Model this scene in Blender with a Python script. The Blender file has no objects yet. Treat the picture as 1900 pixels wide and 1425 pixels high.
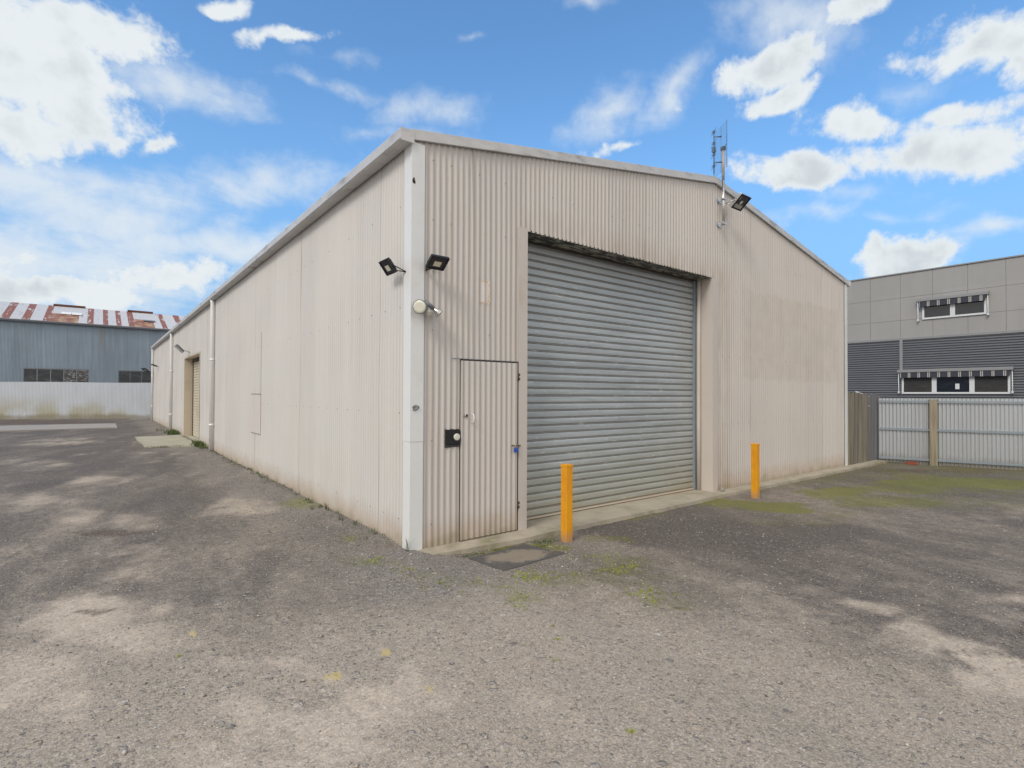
import bpy, math, random
import numpy as np
from math import sin, cos, pi, radians, sqrt
from mathutils import Vector, Matrix
random.seed(7)
SC = bpy.context.scene
COL = SC.collection

# ---------------------------------------------------------------- camera
cd = bpy.data.cameras.new('camera')
cam = bpy.data.objects.new('camera', cd); COL.objects.link(cam)
FW = Vector((0.61585163, 0.78776001, 0.01268618))
RI = Vector((0.78778333, -0.61593794, 0.00422756))
UP = RI.cross(FW)
Mx = Matrix.Identity(4)
for i in range(3):
    Mx[i][0] = RI[i]; Mx[i][1] = UP[i]; Mx[i][2] = -FW[i]
Mx[0][3], Mx[1][3], Mx[2][3] = -2.60100, -5.06042, 1.65
cam.matrix_world = Mx
cd.sensor_fit = 'HORIZONTAL'; cd.sensor_width = 36.0
cd.lens = 982.15/1900*36.0
cd.shift_y = 7.7157/1900
cd.clip_start = 0.05; cd.clip_end = 2000
SC.camera = cam

# ---------------------------------------------------------------- light, sky
SUN_DIR = Vector((-0.88, -0.32, 0.85)).normalized()
sd = bpy.data.lights.new('sun', 'SUN'); sd.energy = 1.7; sd.angle = radians(20); sd.color = (1.0, 0.92, 0.82)
so = bpy.data.objects.new('sun', sd); COL.objects.link(so)
so.rotation_euler = SUN_DIR.to_track_quat('Z', 'Y').to_euler(); so.location = (-10, -10, 14)
SC.view_settings.view_transform = 'Standard'; SC.view_settings.look = 'None'
SC.view_settings.exposure = 0.0; SC.view_settings.gamma = 1.0; SC.view_settings.use_curve_mapping = False

class NT:
    """small node-tree helper"""
    def __init__(s, nt): s.t = nt
    def n(s, typ, **k):
        nd = s.t.nodes.new(typ)
        for a, b in k.items():
            setattr(nd, a, b)
        return nd
    def put(s, sock, v):
        if v is None: return
        if isinstance(v, (int, float)): sock.default_value = v
        elif isinstance(v, tuple):
            sock.default_value = v if len(v) == len(sock.default_value) else tuple(v)+(1.0,)
        else: s.t.links.new(v, sock)
    def m(s, op, a, b=None, c=None, clamp=False):
        nd = s.n('ShaderNodeMath', operation=op, use_clamp=clamp)
        s.put(nd.inputs[0], a); s.put(nd.inputs[1], b)
        if c is not None: s.put(nd.inputs[2], c)
        return nd.outputs[0]
    def v(s, op, a, b=None):
        nd = s.n('ShaderNodeVectorMath', operation=op)
        s.put(nd.inputs[0], a); s.put(nd.inputs[1], b)
        return nd.outputs['Value'] if op in ('LENGTH', 'DOT_PRODUCT', 'DISTANCE') else nd.outputs[0]
    def ss(s, x, a, b, to0=0.0, to1=1.0):
        nd = s.n('ShaderNodeMapRange', interpolation_type='SMOOTHSTEP')
        s.put(nd.inputs[0], x); s.put(nd.inputs[1], a); s.put(nd.inputs[2], b); s.put(nd.inputs[3], to0); s.put(nd.inputs[4], to1)
        return nd.outputs[0]
    def mix(s, f, a, b, mode='MIX'):
        nd = s.n('ShaderNodeMix', data_type='RGBA', blend_type=mode)
        s.put(nd.inputs[0], f); s.put(nd.inputs[6], a); s.put(nd.inputs[7], b)
        return nd.outputs[2]
    def noise(s, vec, scale, det=4, rough=0.55, dist=0.0, out=0):
        nd = s.n('ShaderNodeTexNoise')
        s.put(nd.inputs['Vector'], vec); nd.inputs['Scale'].default_value = scale
        nd.inputs['Detail'].default_value = det; nd.inputs['Roughness'].default_value = rough
        nd.inputs['Distortion'].default_value = dist
        return nd.outputs[out]
    def vor(s, vec, scale, feat='F1', out='Distance', rnd=1.0):
        nd = s.n('ShaderNodeTexVoronoi', feature=feat)
        s.put(nd.inputs['Vector'], vec); nd.inputs['Scale'].default_value = scale
        nd.inputs['Randomness'].default_value = rnd
        return nd.outputs[out]
    def map(s, vec, loc=(0,0,0), rot=(0,0,0), sc=(1,1,1), typ='POINT'):
        nd = s.n('ShaderNodeMapping', vector_type=typ)
        s.put(nd.inputs[0], vec)
        if typ != 'VECTOR': nd.inputs['Location'].default_value = loc
        nd.inputs['Rotation'].default_value = rot; nd.inputs['Scale'].default_value = sc
        return nd.outputs[0]
    def sep(s, vec):
        nd = s.n('ShaderNodeSeparateXYZ'); s.put(nd.inputs[0], vec); return nd.outputs
    def comb(s, x, y, z):
        nd = s.n('ShaderNodeCombineXYZ')
        for i, q in enumerate((x, y, z)): s.put(nd.inputs[i], q)
        return nd.outputs[0]

HARD= [(1.632,0.444,0.12,0.09,-0.154,1.2),(1.653,0.346,0.064,0.059,-0.14,1.0),(1.542,0.486,0.077,0.038,-0.315,0.8),(1.597,0.488,0.135,0.054,-0.15,1.1),(1.613,0.385,0.056,0.072,-0.49,0.9),(1.4,0.579,0.037,0.01,-0.118,0.8),(1.301,0.555,0.065,0.01,-0.156,0.65),(1.547,0.37,0.023,0.02,-0.123,0.5),(1.503,0.378,0.025,0.012,-0.463,0.4),(0.611,0.478,0.039,0.023,-0.721,0.75),(0.477,0.513,0.085,0.027,-0.157,0.95),(0.444,0.474,0.062,0.015,-0.157,0.8),(0.32,0.557,0.055,0.018,-0.024,0.9),(0.168,0.474,0.078,0.041,0.097,1.1),(0.141,0.434,0.031,0.036,0.177,1.0),(0.221,0.471,0.053,0.016,-0.011,0.7),(0.198,0.392,0.056,0.016,0.15,0.85),(0.307,0.408,0.097,0.027,0.269,1.0),(0.228,0.354,0.117,0.038,0.136,1.1),(0.404,0.358,0.093,0.025,0.095,1.0),(0.139,0.361,0.021,0.017,0.154,0.8),(0.281,0.204,0.061,0.049,0.072,2.0),(0.301,0.231,0.027,0.024,0.076,1.3),(0.697,0.428,0.06,0.013,0.044,0.6),(1.622,0.141,0.143,0.026,-0.058,0.9),(1.472,0.179,0.125,0.025,-0.052,0.7),(1.646,0.186,0.071,0.022,-0.081,0.5)]
SOFT= [(1.475,0.465,0.159,0.041,-0.005,0.9),(1.575,0.259,0.252,0.081,-0.082,1.0),(1.647,0.279,0.124,0.062,-0.112,0.9),(1.365,0.344,0.216,0.056,-0.324,0.85),(1.42,0.228,0.243,0.05,-0.05,0.95),(1.611,0.177,0.272,0.082,-0.063,1.2),(1.236,0.5,0.124,0.012,0.045,0.5),(1.082,0.489,0.111,0.027,-0.201,0.55),(1.16,0.446,0.118,0.019,-0.04,0.4),(0.435,0.56,0.156,0.057,0.392,0.9),(0.602,0.512,0.099,0.037,-0.622,0.7),(0.727,0.486,0.088,0.039,-0.304,0.6),(0.778,0.64,0.09,0.016,0.041,0.7),(0.987,0.59,0.043,0.013,0.072,0.6),(0.396,0.29,0.095,0.02,0.081,0.5),(0.198,0.244,0.092,0.015,-0.037,0.75),(0.294,0.277,0.059,0.012,0.093,0.4),(0.253,0.445,0.067,0.026,0.15,0.5),(0.35,0.315,0.077,0.016,0.094,0.4),(1.218,0.538,0.086,0.014,-0.062,0.35),(1.288,0.269,0.187,0.044,-0.215,0.5),(0.267,0.214,0.063,0.047,0.078,0.8)]
DUST = [(-0.92,3.34,0.49,-0.37,-0.17,-0.85,0.7),(-3.14,5.0,0.54,-0.41,0.07,-1.37,0.75),(-2.03,3.42,0.4,-0.3,-0.04,-0.74,0.7),(-2.34,1.39,0.5,-0.38,-0.03,-0.89,0.55),(-2.68,0.02,0.44,-0.34,0.01,-0.74,0.8),(-2.31,-0.53,0.33,-0.25,-0.04,-0.55,0.7),(-1.87,-1.47,0.15,-0.12,-0.03,-0.11,0.7),(-1.63,-2.11,0.25,-0.2,-0.05,-0.15,1.0),(-1.61,-2.41,0.26,-0.2,-0.06,-0.16,1.0),(-1.99,-2.04,0.2,-0.15,-0.04,-0.23,0.8),(-1.33,-2.2,0.22,-0.17,-0.07,-0.17,0.9),(-2.92,-0.87,0.3,-0.23,0.06,-0.73,0.7),(-2.18,-2.25,0.51,-0.39,-0.03,-0.16,0.9),(-0.95,-2.27,0.28,-0.22,-0.12,-0.21,0.7),(0.39,7.41,0.56,-0.42,-0.24,-0.99,0.3),(1.96,-3.97,0.26,-0.21,-0.24,-0.06,0.75),(1.89,-3.75,0.34,-0.26,-0.22,-0.07,0.5),(1.79,-4.36,0.23,-0.18,-0.47,-0.07,0.8),(2.27,-3.44,0.25,-0.19,-0.18,-0.06,0.5),(-1.44,-2.76,0.6,-0.47,-0.1,-0.2,0.75),(0.5,-3.75,0.95,-0.74,-0.34,-0.15,0.25),(0.68,-4.2,0.66,-0.5,-0.25,-0.06,0.4),(-3.76,18.5,1.72,-1.22,0.12,-2.34,0.5),(-3.79,11.59,0.89,-0.65,0.11,-1.6,0.5),(-2.44,7.66,0.73,-0.54,-0.01,-0.89,0.45),(-2.14,0.49,0.22,-0.17,-0.03,-0.37,0.5),(-1.58,-1.63,0.22,-0.16,-0.04,-0.13,0.5),(-0.58,-3.16,0.55,-0.43,-0.19,-0.18,0.3)]
DARK = [(3.18,-1.02,1.49,-1.12,-0.91,-0.63,1.0),(4.01,-1.98,1.6,-1.21,-1.01,-0.46,0.95),(4.89,-3.1,1.52,-1.15,-1.09,-0.28,0.75),(2.97,-0.31,0.77,-0.57,-0.49,-0.42,0.9),(3.28,-3.09,1.1,-0.84,-0.81,-0.27,0.5),(-1.1,9.63,2.02,-1.48,-0.25,-2.45,0.8),(-0.15,5.97,1.24,-0.92,-0.34,-1.55,0.75),(-1.48,19.72,1.8,-1.26,-0.12,-2.75,0.7),(-1.01,1.09,0.89,-0.67,-0.17,-0.68,0.55),(-3.51,7.7,0.76,-0.56,0.07,-0.96,0.6),(-0.1,2.41,0.72,-0.54,-0.3,-0.9,0.5),(-2.83,1.36,0.36,-0.27,0.02,-0.33,0.35),(-2.98,0.39,0.23,-0.17,0.03,-0.33,0.4),(-1.87,-0.45,0.32,-0.25,-0.05,-0.27,0.3),(-1.87,2.02,0.58,-0.44,-0.04,-0.4,0.35),(1.73,-0.98,0.48,-0.37,-0.32,-0.3,0.6),(-2.6,10.72,1.2,-0.87,0.0,-1.52,0.5)]
MOSS = [(5.64,-1.05,0.61,-0.46,-0.4,-0.19,0.9),(5.22,-0.53,0.42,-0.31,-0.31,-0.18,0.8),(7.79,-1.25,0.7,-0.52,-0.73,-0.26,0.8),(9.22,-1.97,1.14,-0.84,-0.66,-0.17,0.6),(10.75,-2.1,1.5,-1.11,-0.97,-0.21,0.9),(11.36,-2.8,0.78,-0.58,-0.99,-0.16,0.9),(11.11,-1.48,0.75,-0.56,-0.55,-0.14,0.6),(7.42,-2.01,1.0,-0.74,-0.68,-0.21,0.6),(5.96,-1.92,0.76,-0.57,-0.54,-0.19,0.35),(8.56,-2.86,1.0,-0.75,-0.77,-0.15,0.4),(1.47,-0.51,0.27,-0.21,-0.14,-0.17,1.0),(0.73,-0.23,0.43,-0.32,-0.06,-0.08,0.8),(2.17,-0.75,0.26,-0.19,-0.14,-0.13,0.5),(1.22,-1.99,0.46,-0.36,-0.23,-0.19,0.35),(0.29,-1.45,0.22,-0.17,-0.19,-0.24,0.35),(-0.43,-0.16,0.2,-0.16,-0.07,-0.15,0.4),(4.91,-1.77,0.72,-0.53,-0.38,-0.16,0.35),(0.86,-2.28,0.28,-0.21,-0.17,-0.14,0.35),(1.47,-1.63,0.34,-0.26,-0.31,-0.26,0.45),(0.2,-1.59,0.18,-0.14,-0.18,-0.23,0.42),(-0.47,-0.12,0.21,-0.15,-0.09,-0.21,0.42),(-0.06,-1.14,0.45,-0.34,-0.13,-0.19,0.34),(0.83,-1.42,0.48,-0.37,-0.22,-0.23,0.4),(1.07,-2.44,0.32,-0.24,-0.23,-0.17,0.35),(-0.17,3.16,0.32,-0.25,-0.12,-0.39,0.5),(-0.28,-0.76,0.23,-0.18,-0.09,-0.17,0.4)]
BROWN = [(-2.4,2.87,0.45,-0.35,-0.01,-0.3,0.8),(-2.69,0.1,0.16,-0.12,0.01,-0.12,0.6),(-5.52,35.28,4.35,-2.85,0.25,-3.41,1.0),(12.97,-1.61,2.08,-1.53,-0.68,-0.15,0.8),(-0.74,5.3,0.45,-0.34,-0.08,-0.46,0.4),(-2.36,0.74,0.15,-0.12,-0.01,-0.23,0.4),(0.24,4.57,0.45,-0.34,-0.12,-0.42,0.5),(0.02,1.91,0.35,-0.25,-0.11,-0.29,0.4),(2.57,-4.27,0.12,-0.1,-0.12,-0.02,0.7)]
TAN = [(-1.48,-1.97,0.05,-0.04,-0.01,-0.04,1.0),(-1.14,-1.87,0.03,-0.03,-0.03,-0.06,0.8),(-1.1,-2.42,0.03,-0.02,-0.02,-0.03,0.7),(-2.06,-0.82,0.05,-0.04,-0.01,-0.05,0.6),(-1.6,-1.95,0.05,-0.04,-0.01,-0.02,0.4),(-0.33,-3.24,0.02,-0.01,-0.02,-0.01,0.8),(-0.33,-2.81,0.02,-0.02,-0.02,-0.02,0.5)]
WEEDS= [(1.47,-1.63,0.15,-0.11,-0.13,-0.11,1),(0.19,-1.61,0.05,-0.04,-0.09,-0.11,1),(-0.37,-1.05,0.04,-0.03,-0.02,-0.04,1),(-0.45,-0.09,0.1,-0.07,-0.05,-0.12,1),(-0.35,-0.52,0.07,-0.06,-0.04,-0.07,1),(-0.19,-1.04,0.06,-0.04,-0.02,-0.05,1),(0.09,-1.17,0.04,-0.03,-0.06,-0.09,1),(0.21,-1.4,0.03,-0.02,-0.03,-0.04,1),(1.31,-1.59,0.08,-0.07,-0.07,-0.07,1),(1.61,-1.61,0.03,-0.03,-0.08,-0.07,1),(1.02,-1.43,0.03,-0.03,-0.06,-0.06,1),(1.03,-2.31,0.05,-0.05,-0.06,-0.05,1),(0.57,-1.22,0.12,-0.1,-0.11,-0.14,1),(-0.33,-2.6,0.02,-0.02,-0.01,-0.02,1),(-0.02,-2.26,0.03,-0.02,-0.02,-0.02,1),(-0.14,-2.43,0.01,-0.02,-0.02,-0.02,1),(-0.52,-3.36,0.01,-0.01,-0.01,-0.01,1),(-0.19,-1.32,0.03,-0.02,-0.02,-0.03,1),(-0.32,0.84,0.1,-0.07,-0.05,-0.13,1),(-0.17,3.16,0.12,-0.1,-0.06,-0.2,1),(-2.18,-1.11,0.01,0.0,0.0,-0.01,1),(1.6,-1.26,0.27,-0.21,-0.11,-0.1,1),(0.67,-1.3,0.16,-0.12,-0.14,-0.15,1),(0.03,-1.78,0.07,-0.05,-0.07,-0.08,1),(1.13,-2.18,0.15,-0.11,-0.1,-0.08,1)]


w = bpy.data.worlds.new('World'); SC.world = w; w.use_nodes = True
wt = w.node_tree; wt.nodes.clear(); W = NT(wt)
sky = W.n('ShaderNodeTexSky', sky_type='NISHITA'); sky.sun_disc = False
sky.sun_elevation = math.asin(SUN_DIR.z); sky.sun_rotation = math.atan2(SUN_DIR.x, SUN_DIR.y)
sky.air_density = 1.0; sky.dust_density = 0.6; sky.ozone_density = 2.0
gen = W.n('ShaderNodeTexCoord').outputs['Generated']
dirv = W.v('NORMALIZE', gen)
sx, sy, sz = W.sep(dirv)
azel = W.comb(W.m('ARCTAN2', sy, sx), W.m('ARCSINE', sz), 0.0)
wob = W.n('ShaderNodeTexNoise'); W.put(wob.inputs['Vector'], dirv); wob.inputs['Scale'].default_value = 7.0; wob.inputs['Detail'].default_value = 5.0
wv = W.v('SUBTRACT', wob.outputs['Color'], (0.5, 0.5, 0.5))
azw = W.v('ADD', azel, W.v('MULTIPLY', wv, (0.11, 0.07, 0.0)))
azs = W.v('ADD', azel, W.v('MULTIPLY', wv, (0.22, 0.10, 0.0)))
def blobs(tab, vec):
    cur = None
    for (a, e, rx, ry, rot, amp) in tab:
        q = W.map(vec, (a, e, 0), (0, 0, rot), (rx, ry, 1), 'TEXTURE')
        f = W.m('MULTIPLY_ADD', W.v('LENGTH', q), -amp, amp)
        cur = f if cur is None else W.m('MAXIMUM', cur, f)
    return W.m('MAXIMUM', cur, -1.0)
# a slanted plane of cloud far overhead gives the texture its perspective
cp = W.comb(W.m('DIVIDE', sx, W.m('ADD', W.m('ABSOLUTE', sz), 0.12)), W.m('DIVIDE', sy, W.m('ADD', W.m('ABSOLUTE', sz), 0.12)), 0.0)
n_hi = W.noise(dirv, 26.0, 9, 0.62, 0.1)
n_st = W.noise(W.map(cp, sc=(1.0, 1.0, 1.0)), 1.7, 8, 0.6, 0.5)
n_sh = W.noise(dirv, 11.0, 6, 0.55)
n_mid = W.noise(dirv, 6.5, 7, 0.62, 0.35)
hardd = W.m('ADD', W.m('MULTIPLY', blobs(HARD, azw), 0.85), W.m('ADD', W.m('MULTIPLY', W.m('SUBTRACT', n_mid, 0.52), 2.6), W.m('MULTIPLY', W.m('SUBTRACT', n_hi, 0.5), 1.5)))
hardd = W.m('MULTIPLY_ADD', hardd, 1.0, 0.10)
softd = W.m('ADD', blobs(SOFT, azs), W.m('ADD', W.m('MULTIPLY', W.m('SUBTRACT', n_st, 0.52), 1.9), W.m('MULTIPLY', W.m('SUBTRACT', n_hi, 0.5), 0.8)))
# unseen bright warm cloud added behind the camera to fill the shed fronts
back = W.ss(W.v('DOT_PRODUCT', dirv, (0.616, 0.788, 0.0)), 0.35, -0.2)
backd = W.m('MULTIPLY', W.ss(n_st, 0.22, 0.5), back)
ah = W.m('POWER', W.ss(hardd, -0.03, 0.58), 1.05)
asf = W.m('MULTIPLY', W.ss(softd, -0.12, 0.95), 0.80)
alpha = W.m('MAXIMUM', W.m('MAXIMUM', ah, asf), backd)
shade = W.m('MULTIPLY', W.ss(n_sh, 0.44, 0.66), W.ss(hardd, 0.35, 1.1))
ccol = W.mix(shade, (8.1, 8.6, 8.9), (6.2, 6.8, 7.2))
skyc = W.mix(1.0, sky.outputs[0], (1.45, 2.05, 2.35), 'MULTIPLY')
haz = W.ss(sz, 0.55, 0.05)
skyc = W.mix(W.m('MULTIPLY', haz, 0.88), skyc, (2.3, 4.5, 7.7))
ccol = W.mix(back, ccol, W.mix(n_sh, (8.0, 7.6, 7.1), (13.0, 12.4, 11.6)))
fin = W.mix(alpha, skyc, ccol)
bg = W.n('ShaderNodeBackground'); W.put(bg.inputs[0], fin); bg.inputs[1].default_value = 0.1
wo = W.n('ShaderNodeOutputWorld'); wt.links.new(bg.outputs[0], wo.inputs[0])
w.cycles.sampling_method = 'MANUAL'; w.cycles.sample_map_resolution = 512

# ---------------------------------------------------------------- mesh helpers
class MB:
    def __init__(s): s.v = []; s.f = []; s.mi = []; s.sm = []
    def add(s, vs, fs, mi=0, smooth=False):
        o = len(s.v); s.v += [tuple(p) for p in vs]
        for f in fs: s.f.append(tuple(o+i for i in f)); s.mi.append(mi); s.sm.append(smooth)
    def box(s, a, b, mi=0, rot=None, org=None):
        x0, y0, z0 = a; x1, y1, z1 = b
        vs = [Vector(p) for p in ((x0,y0,z0),(x1,y0,z0),(x1,y1,z0),(x0,y1,z0),(x0,y0,z1),(x1,y0,z1),(x1,y1,z1),(x0,y1,z1))]
        if rot is not None: vs = [rot @ p for p in vs]
        if org is not None: vs = [p + Vector(org) for p in vs]
        s.add(vs, [(0,3,2,1),(4,5,6,7),(0,1,5,4),(1,2,6,5),(2,3,7,6),(3,0,4,7)], mi)
    def frame(s, R, org, a, b, mi=0): s.box(a, b, mi, R, org)
    def quad(s, a, b, c, d, mi=0): s.add((a, b, c, d), [(0,1,2,3)], mi)
    def tube(s, pts, r, n=10, mi=0, caps=True, smooth=True):
        pts = [Vector(p) for p in pts]; rs = r if isinstance(r, (list, tuple)) else [r]*len(pts)
        vs = []; up = None
        for i, p in enumerate(pts):
            d = (pts[min(i+1, len(pts)-1)]-pts[max(i-1, 0)]).normalized()
            if up is None: up = Vector((0,0,1)) if abs(d.z) < .9 else Vector((1,0,0))
            x = d.cross(up).normalized(); y = x.cross(d).normalized(); up = y
            for k in range(n):
                a = 2*pi*k/n; vs.append(p+(x*cos(a)+y*sin(a))*rs[i])
        fs = [(i*n+k, i*n+(k+1) % n, (i+1)*n+(k+1) % n, (i+1)*n+k) for i in range(len(pts)-1) for k in range(n)]
        s.add(vs, fs, mi, smooth)
        if caps:
            o = len(s.v)-len(vs)
            s.f.append(tuple(o+k for k in range(n))[::-1]); s.mi.append(mi); s.sm.append(False)
            s.f.append(tuple(o+(len(pts)-1)*n+k for k in range(n))); s.mi.append(mi); s.sm.append(False)
    def prism(s, prof, axis0, axis1, mi=0):
        """closed profile [(u,v)...] given as 3-D points at the two ends"""
        n = len(prof)
        vs = [tuple(axis0(u, v)) for u, v in prof]+[tuple(axis1(u, v)) for u, v in prof]
        fs = [(i, (i+1) % n, n+(i+1) % n, n+i) for i in range(n)]+[tuple(range(n))[::-1], tuple(range(n, 2*n))]
        s.add(vs, fs, mi)
    def grid(s, rows, mi=0, smooth=True, close=False):
        """rows: equal-length lists of points"""
        n = len(rows[0]); vs = [p for r in rows for p in r]
        fs = [(i*n+k, i*n+k+1, (i+1)*n+k+1, (i+1)*n+k) for i in range(len(rows)-1) for k in range(n-1)]
        s.add(vs, fs, mi, smooth)
    def corr(s, O, T, N, s0, s1, zf, pitch=.0762, amp=.008, seg=8, mi=0, rows=1, lap=0.0, up=(0,0,1), bow=0.0):
        O = Vector(O); T = Vector(T); N = Vector(N); U = Vector(up); d = pitch/seg
        ss = [s0]+[k*d for k in range(int(math.ceil((s0+1e-4)/d)), int(math.floor((s1-1e-4)/d))+1)]+[s1]
        cols = []
        for q in ss:
            zb, zt = zf(q); off = amp*(sin(2*pi*q/pitch))
            sheet = pitch*10.25
            if lap: off += lap*(q/sheet-math.floor(q/sheet))
            c = []
            for r in range(rows+1):
                z = zb+(zt-zb)*r/rows
                o2 = off+(bow*sin(q*1.7+z*2.1)*sin(q*.9-z*1.3) if bow else 0)
                c.append(O+T*q+N*o2+U*z)
            cols.append(c)
        s.grid(cols, mi)
    def build(s, name, mats, parent=None, tag=None):
        me = bpy.data.meshes.new(name); me.from_pydata(s.v, [], s.f)
        if not isinstance(mats, (list, tuple)): mats = [mats]
        for m in mats: me.materials.append(m)
        me.polygons.foreach_set('material_index', s.mi); me.polygons.foreach_set('use_smooth', s.sm); me.update()
        o = bpy.data.objects.new(name, me); COL.objects.link(o)
        if parent is not None: o.parent = parent
        if tag: settag(o, *tag)
        return o

def settag(o, label=None, cat=None, group=None, kind=None):
    if label: o['label'] = label
    if cat: o['category'] = cat
    if group: o['group'] = group
    if kind: o['kind'] = kind
    return o
def empty(name, label, cat, group=None, loc=(0,0,0), R=None):
    o = bpy.data.objects.new(name, None); COL.objects.link(o); o.location = loc; o.empty_display_size = .2
    if R is not None: o.rotation_euler = R.to_euler()
    return settag(o, label, cat, group)
def bevel(o, wd=.004, seg=2):
    b = o.modifiers.new('bevel', 'BEVEL'); b.width = wd; b.segments = seg; b.limit_method = 'ANGLE'; return o
def copy_tree(o, parent=None):
    c = o.copy(); COL.objects.link(c); c.parent = parent
    for ch in [k for k in COL.objects if k.parent == o]: copy_tree(ch, c)
    return c

# numpy value noise
def vn(x, y, sc, seed=0):
    x = np.asarray(x, float)*sc+seed*17.31; y = np.asarray(y, float)*sc+seed*7.77
    xi = np.floor(x).astype(np.int64); yi = np.floor(y).astype(np.int64); fx = x-xi; fy = y-yi
    fx = fx*fx*(3-2*fx); fy = fy*fy*(3-2*fy)
    def h(a, b):
        k = (a*374761393+b*668265263+seed*144665) & 0x7fffffff
        k = ((k ^ (k >> 13))*1274126177) & 0x7fffffff
        return ((k ^ (k >> 16)) & 0xffff)/65535.0
    return (h(xi,yi)*(1-fx)+h(xi+1,yi)*fx)*(1-fy)+(h(xi,yi+1)*(1-fx)+h(xi+1,yi+1)*fx)*fy
def fbm(x, y, sc, oct=4, seed=0):
    t = 0; a = .5; n = 0
    for i in range(oct): t = t+a*vn(x, y, sc*2**i, seed+i); n += a; a *= .55
    return t/n

# ---------------------------------------------------------------- materials
def mat(name):
    m = bpy.data.materials.new(name); m.use_nodes = True
    t = NT(m.node_tree); m.node_tree.nodes.clear()
    b = t.n('ShaderNodeBsdfPrincipled'); o = t.n('ShaderNodeOutputMaterial'); m.node_tree.links.new(b.outputs[0], o.inputs[0])
    return m, t, b
def setp(t, b, col=None, rough=None, metal=None, spec=None):
    t.put(b.inputs['Base Color'], col); t.put(b.inputs['Roughness'], rough); t.put(b.inputs['Metallic'], metal)
    t.put(b.inputs['Specular IOR Level'], spec)
def bump(t, b, h, dist=.002, st=1.0):
    n = t.n('ShaderNodeBump'); n.inputs['Strength'].default_value = st; n.inputs['Distance'].default_value = dist
    t.put(n.inputs['Height'], h); t.t.links.new(n.outputs[0], b.inputs['Normal'])
def objc(t): return t.n('ShaderNodeTexCoord').outputs['Object']

def simple(name, col, rough=.5, metal=0., var=.12, scale=6., spec=.5, dirt=None, dirtamt=.3, stretch=(1,1,1), bmp=0.):
    m, t, b = mat(name); P = t.map(objc(t), sc=stretch)
    n1 = t.noise(P, scale, 6, .6); n2 = t.noise(P, scale*9, 3)
    f = t.m('ADD', t.m('MULTIPLY', n1, var*2), t.m('MULTIPLY', n2, var*.8))
    f = t.m('ADD', f, 1-var*1.4)
    c = t.mix(1.0, col, t.comb(f, f, f), 'MULTIPLY')
    if dirt: c = t.mix(t.m('MULTIPLY', t.ss(t.noise(P, scale*.6, 7, .65), .5, .72), dirtamt), c, dirt)
    setp(t, b, c, t.m('ADD', t.m('MULTIPLY', n2, .15), rough-.07), metal, spec)
    if bmp: bump(t, b, n2, bmp)
    return m

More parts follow.
